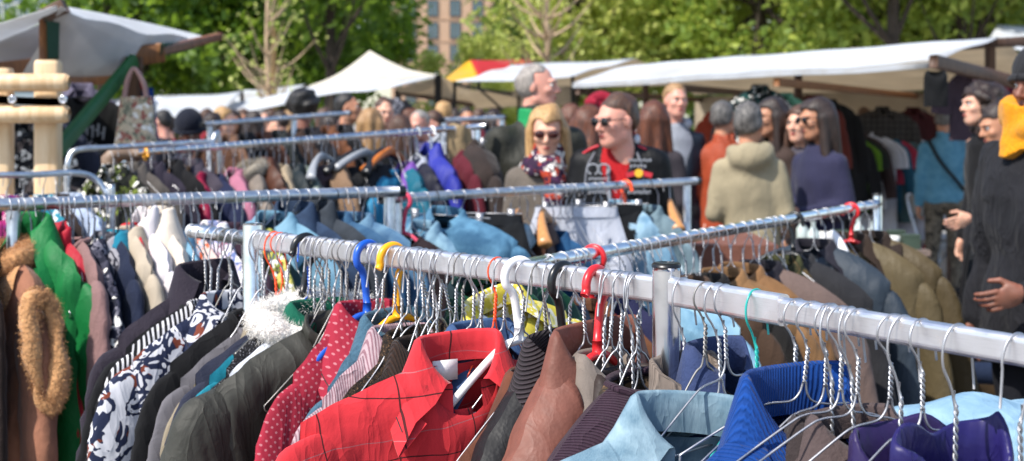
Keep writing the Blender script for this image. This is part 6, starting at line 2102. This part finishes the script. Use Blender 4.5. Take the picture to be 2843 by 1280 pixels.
# three nearest shoppers
person('man in dark sunglasses wearing a black team jacket over a red polo shirt', 1718, 336, 6.75, R(-14), (R(-38), R(6), 0), hair=('short', 'brown'), skin='pink', top=('101115', 'nylon'), coat=True, open_=.06, collar='b4161e', glasses='dark', q=2, build=1.06, extra=shopper_extra, hood='collar', sink=.075)
person('blond woman with amber sunglasses and a purple orange scarf', 1518, 366, 7.0, R(2), (R(-6), R(10), 0), fem=True, hair=('longer', 'blond'), skin='fair', top=('6e655c', 'wool'), coat=True, scarf=fab('floral', '3a2440', 'c0482c', '5a3058'), glasses='amber', q=2, arms=('bent', 'bent'), hood='collar', sink=.03)


def older_extra(root, k, HC, Rh):
    V, Fq = sdf_mesh([('t', [1.42 * k, 1.47 * k, 1.525 * k], [.11, .098, .094], [.105, .098, .094], [0] * 3, [.01] * 3, 0), ('x', lambda G: np.maximum(np.sqrt((G[..., 0] / .07) ** 2 + ((G[..., 1] - .015) / .075) ** 2) * .075 - .072, 1.4 * k - G[..., 2]))], .01)
    mk('green_collar', V, Fq, fab('nylon', '1f9a5a'), root)
    V, Fq = sdf_mesh([('t', [1.36 * k, 1.44 * k, 1.5 * k], [.085, .08, .066], [.1, .085, .066], [0] * 3, [-.015, 0, .01], 0)], .01)
    mk('blue_shirt', V, Fq, fab('cotton', '1a4aa8'), root)


person('tall older man with grey hair and dark olive jacket looking right', 1490, 240, 7.7, R(22), (R(54), 0, 0), hair=('bald', 'fairgrey'), skin='pink', top=('3e3e36', 'nylon'), coat=True, hood='collar', q=2, build=1.3, arms=('bent', 'bent'), extra=older_extra)
person('khaki parka man with grey hair seen from behind', 2082, 346, 8.3, R(170), (R(-18), 0, 0), hair=('short', 'grey'), skin='tan', top=('a89c80', 'cotton'), coat=True, hood='down', q=1, build=.98, arms=('bent', 'bent'), legs=('9a907c', 'cotton'))
person('man in rust orange jacket seen from behind', 2010, 330, 10.4, R(165), (R(-25), 0, 0), hair=('short', 'grey'), skin='tan', top=('a8482a', 'nylon'), coat=True, hood='collar', q=1, build=1.12, arms=('bent', 'down'), legs=('15161a', 'cotton'))


def hoody(root, k, HC, Rh):
    V, Fq = sdf_mesh([('e', (0, .09, 1.46 * k), (.12, .06, .08), 0), ('e', (-.085, .01, 1.475 * k), (.04, .075, .045), .03), ('e', (.085, .01, 1.475 * k), (.04, .075, .045), .03)], .014)
    mk('hood', V, Fq, fab('cotton', 'b4b8c0'), root)


person('fair haired man in pale grey sweatshirt under an open navy jacket', 1876, 280, 10.4, R(5), (R(8), 0, 0), hair=('short', 'sandy'), skin='pink', top=('1c2636', 'nylon'), coat=True, open_=.11, collar='9a9ea8', q=1, extra=hoody)
person('woman with straight brown hair in a grey brown top seen from behind', 1812, 336, 9.4, R(175), (R(20), 0, 0), fem=True, hair=('long', 'auburn'), skin='fair', top=('4a444a', 'cotton'), q=1)
person('auburn haired woman in black between the blond woman and the sunglasses man', 1632, 352, 8.8, R(120), (R(20), R(10), 0), fem=True, hair=('long', 'auburn'), skin='tan', top=('121217', 'cotton'), q=1)
person('dark haired woman in sunglasses behind the khaki parka', 2146, 326, 9.4, R(-60), (R(-10), R(5), 0), fem=True, hair=('longer', 'dark'), skin='tan', top=('4a3a34', 'cotton'), glasses='dark', q=1)
person('woman with very long dark hair and navy coat looking left', 2272, 330, 8.6, R(-62), (R(-8), R(8), 0), fem=True, hair=('longer', 'dark'), skin='tan', top=('2f2f4c', 'wool'), coat='long', q=1, glasses='dark', arms=('bent', 'bent'), build=1.1)
person('pale haired woman half hidden behind the navy coat woman', 2225, 345, 9.3, R(-40), (0, 0, 0), fem=True, hair=('long', 'brown'), skin='fair', top=('5a5560', 'cotton'), q=1)


def strap_extra(root, k, HC, Rh):
    V, f = tube(catmull([(.15, .06, 1.44 * k), (.06, .155, 1.25 * k), (-.08, .16, 1.08 * k), (-.17, .09, .98 * k)], 16), .016, 8)
    mk('bag_strap', V, f, fab('leather', '14161a'), root)


person('man in light blue denim jacket and camouflage trousers seen from behind', 2622, 332, 13.2, R(172), (R(-15), 0, 0), hair=('crop', 'grey'), skin='tan', top=('4a86a4', 'denim', '74aac4'), hood='collar', legs=('6a6256', 'camo', '857a6a', '4a443c'), q=1, build=1.06, arms=('bent', 'down'), extra=strap_extra)
person('curly dark haired woman in a long black coat looking left', 2738, 292, 8.6, R(-66), (R(-12), 0, 0), fem=True, hair=('curly', 'dark'), skin='fair', top=('101014', 'wool'), coat=True, q=1, arms=('down', 'low'), build=.86, sink=.04)
person('woman with tied dark hair and clear glasses looking down left', 2778, 350, 8.0, R(-70), (R(-8), R(14), 0), fem=True, hair=('bun', 'dark'), skin='tan', top=('22262c', 'cotton'), q=1)


def yellow_extra(root, k, HC, Rh):
    n1, n2 = Waves(3, 28, 9), Waves(4, 55, 9)
    V, Fq = sdf_mesh([('t', [1.41 * k, 1.44 * k, 1.5 * k, 1.56 * k], [.15, .155, .13, .13], [.14, .145, .125, .12], [0] * 4, [.0] * 4, 0),
                      ('c', (-.02, .1, 1.5 * k), (-.12, .0, 1.54 * k), .06, .05, .03), ('c', (.1, .03, 1.5 * k), (.03, -.1, 1.48 * k), .055, .05, .03),
                      ('x', lambda G: np.maximum(np.sqrt(G[..., 0] ** 2 + (G[..., 1] - .0) ** 2) - .095, 1.45 * k - G[..., 2])), ('n', lambda G: .014 * n1(G) + .005 * n2(G))], .009)
    mk('scarf', V, Fq, fab('fleece', 'd98e08'), root)


person('man at the right edge in black denim jacket with a thick yellow scarf', 2900, 236, 5.0, R(-62), (R(0), R(6), 0), hair=('beanie', '2a2a2e'), skin='brown', top=('222228', 'cotton', None, None, 3.), coat=True, q=2, crumple=2., build=1.34, arms=('down', 'low'), extra=yellow_extra, legs=('1c1d24', 'denim', '2a2c36'))
person('man in dark navy beanie bending over the far rack', 527, 362, 9.6, R(8), (R(-10), R(30), 0), hair=('beanie', '12182a'), skin='brown', top=('2c2a3a', 'cotton'), q=1, arms=('fwd', 'fwd'), lean=-.02)
person('person with bushy black hair seen from behind', 842, 305, 11.2, R(172), (0, 0, 0), hair=('afro', 'black'), skin='brown', top=('2a2024', 'cotton'), q=1)
person('man with black hair in profile wearing black', 962, 300, 12.2, R(80), (0, R(-4), 0), hair=('short', 'black'), skin='tan', top=('14161c', 'cotton'), q=1)
person('woman with light brown bob seen from behind in black', 1028, 345, 11.4, R(165), (R(10), 0, 0), fem=True, hair=('long', 'sandy'), skin='fair', top=('121318', 'cotton'), q=1)
person('brown haired man with a beard facing us between stall goods', 1066, 312, 12.6, R(18), (0, R(6), 0), hair=('short', 'brown'), skin='fair', top=('1e1c20', 'cotton'), q=1)
person('woman with grey brown hair from behind right of the bearded man', 1112, 362, 11.8, R(170), (0, 0, 0), fem=True, hair=('long', 'brown'), skin='fair', top=('3a3634', 'wool'), q=1)
person('pale balding man looking down right of the grey brown hair', 1166, 345, 12.5, R(-25), (0, R(18), 0), hair=('bald', 'fairgrey'), skin='pink', top=('5a5578', 'cotton'), q=1)
person('short haired man with ruddy face beside the pale balding man', 1205, 348, 13, R(-60), (0, R(14), 0), hair=('short', 'brown'), skin='pink', top=('7a5a48', 'cotton'), q=1)
person('blond person in white top before the far hook rack', 1233, 318, 14, R(160), (0, 0, 0), fem=True, hair=('short', 'blond'), skin='fair', top=('c2c0c4', 'cotton'), q=1)
person('woman in turquoise top far behind the hook rack', 1295, 330, 16, R(20), (0, 0, 0), fem=True, hair=('short', 'dark'), skin='tan', top=('2a90b0', 'cotton'), q=0)
person('man in blue jacket sitting low at the far right', 2760, 560, 9.4, R(-80), (0, R(10), 0), hair=('short', 'dark'), skin='tan', top=('2a4a78', 'cotton'), q=1, legs=('5a4a34', 'cotton')) if False else None

# far crowd beneath the low white roofs
rr_ = random.Random(11)
CR = [(452, 340, 15, 'black', '3a3a44', 'dark grey'), (470, 352, 17, 'dark', 'a83a3c', 'red'), (576, 330, 18, 'brown', '8a2030', 'crimson'), (592, 352, 13, 'dark', '6f7f6a', 'sage green'), (620, 335, 13.5, 'blond', '8fa0b8', 'pale blue'), (648, 335, 17, 'dark', '2a2a34', 'ink black'),
      (676, 330, 19, 'brown', 'c0b0a0', 'cream'), (704, 342, 15, 'dark', '40222a', 'maroon'), (728, 333, 18, 'grey', '50505c', 'slate'), (752, 330, 20, 'brown', '9a6a58', 'terracotta'), (778, 342, 16, 'dark', '2c3a48', 'steel blue'), (806, 332, 19, 'sandy', '7a7684', 'mauve'),
      (900, 330, 17, 'brown', '6a4a44', 'brown'), (918, 344, 15, 'dark', '2a2224', 'black brown'), (1140, 330, 17, 'auburn', '5a6a94', 'lavender blue'), (1262, 332, 17, 'dark', '33343c', 'charcoal'), (1330, 335, 16, 'brown', '4a2c34', 'wine'), (1370, 340, 15, 'dark', '1f2430', 'midnight blue'),
      (1585, 330, 13, 'auburn', '6a4028', 'ochre brown'), (1560, 340, 15, 'dark', '202228', 'coal black'), (2345, 330, 16, 'dark', '3a3034', 'umber'), (2400, 328, 17, 'brown', '504848', 'stone grey'), (2300, 335, 15, 'dark', '3a3640', 'plum grey'), (2560, 330, 18, 'grey', '6a6c74', 'ash grey')]
for i, (u, v, d, hc, tc, tn) in enumerate(CR):
    fem = rr_.random() < .45
    person(('woman' if fem else 'man') + ' with ' + {'fairgrey': 'pale grey'}.get(hc, hc) + ' hair and ' + tn + ' top in the distant crowd', u, v, d, R(rr_.uniform(100, 260) if rr_.random() < .65 else rr_.uniform(-80, 80)), (0, R(rr_.uniform(-2, 10)), 0), fem=fem, hair=('long' if fem else 'short', hc),
           skin=rr_.choice(['fair', 'tan', 'pink']), top=(tc, 'cotton'), q=0, build=.95, group='people in the distant crowd')

# someone crouching at the right, only knee, shoe and hands show below the black jacket
def crouching():
    q = P(2865, 880, 6.0)
    root = empty('person', 'crouching person in brown trousers and one white shoe at the far right', 'person', (q[0], q[1], 0), R(-70))
    pr = [('t', [.36, .5, .75, .9], [.15, .16, .18, .08], [.12, .13, .13, .08], [0] * 4, [.1, .08, -.02, -.05], 0)]
    for s in (-1, 1):
        pr += [('c', (s * .09, .12, .36), (s * .14, -.28, .5 - .06 * s), .07, .055, .03), ('c', (s * .14, -.28, .5 - .06 * s), (s * .14, -.04 - .2 * (s > 0), .09), .05, .04, .02), ('c', (s * .14, .0 - .2 * (s > 0), .06), (s * .14, -.16 - .2 * (s > 0), .045), .035, .03, .02),
               ('c', (s * .18, -.04, .82), (s * .22, -.2, .62), .045, .038, .02), ('c', (s * .22, -.2, .62), (s * .08, -.42, .62), .036, .028, .02)]
    m = MB()
    V, f = sdf_mesh(pr, .018); m.add(V, f)
    V, f = head_mesh(False, .009); m.add(xform(V, rot(0, .3), (0, -.12, 1.08)), f)
    HV_, HF = hand_mesh()
    for s in (-1, 1):
        m.add(HV_ @ rot(0, -1.4).T + np.array((s * .08, -.42, .62)), HF)
    m.obj('body', SK['brown'], root)
    V, f = sdf_mesh([('t', [.42, .5, .75, .88, .94], [.17, .18, .2, .12, .08], [.14, .15, .15, .1, .08], [0] * 5, [.1, .08, -.02, -.05, -.07], 0)] + [('c', (s * .18, -.04, .82), (s * .22, -.2, .62), .065, .055, .03) for s in (-1, 1)] + [('c', (s * .22, -.2, .62), (s * .1, -.38, .62), .052, .045, .02) for s in (-1, 1)], .02)
    mk('jacket', V, f, fab('cotton', '1c2c4a'), root)
    V, f = sdf_mesh([('c', (s * .09, .12, .36), (s * .14, -.28, .5 - .06 * s), .088, .07, .03) for s in (-1, 1)] + [('c', (s * .14, -.28, .5 - .06 * s), (s * .14, -.04 - .2 * (s > 0), .12), .066, .055, .02) for s in (-1, 1)], .02)
    mk('trousers', V, f, fab('cotton', '55422c'), root)
    for s in (-1, 1):
        V, f = sdf_mesh([('c', (s * .14, .03 - .2 * (s > 0), .05), (s * .14, -.18 - .2 * (s > 0), .04), .052, .044, 0), ('i', lambda G: -G[..., 2])], .012)
        mk('shoe', V, f, simple('white_shoe', 'd0d0d0', .5) if s > 0 else fab('leather', '2a2624'), root)
    V, f = hair_mesh('short', .01, 3)
    mk('hair', xform(V, rot(0, .3), (0, -.12, 1.08)), f, HM['black'], root)


crouching()

# walking stick trolley handle with bright trinkets beside the curly haired woman
q = P(2735, 720, 7.2)
tr_ = empty('shopping_trolley', 'black folding shopping trolley with pink trinkets left of the yellow scarf man', 'trolley', (q[0], q[1], 0), .3)
for s in (-1, 1):
    m = MB(); m.add(*tube(catmull([(s * .14, .05, .08), (s * .14, .02, .6), (s * .13, -.05, 1.0), (s * .1, -.1, 1.05)], 16), .012, 8)); m.obj('side_tube', BLACKP, tr_)
    m = MB(); m.add(*tube([(s * .16 - .012, .08, .08), (s * .16 + .012, .08, .08)], .08, 20)); w_ = m.obj('wheel', RUBBER, tr_)
m = MB(); m.add(*tube([(-.1, -.1, 1.05), (.1, -.1, 1.05)], .016, 10)); m.obj('handle', RUBBER, tr_)
m = MB(); m.add(*sheet(((-.13, -.02, .95), (.13, -.02, .95), (.13, -.08, .2), (-.13, -.08, .2)), 8, .0, .03)); m.obj('bag', fab('cotton', '16181c'), tr_)
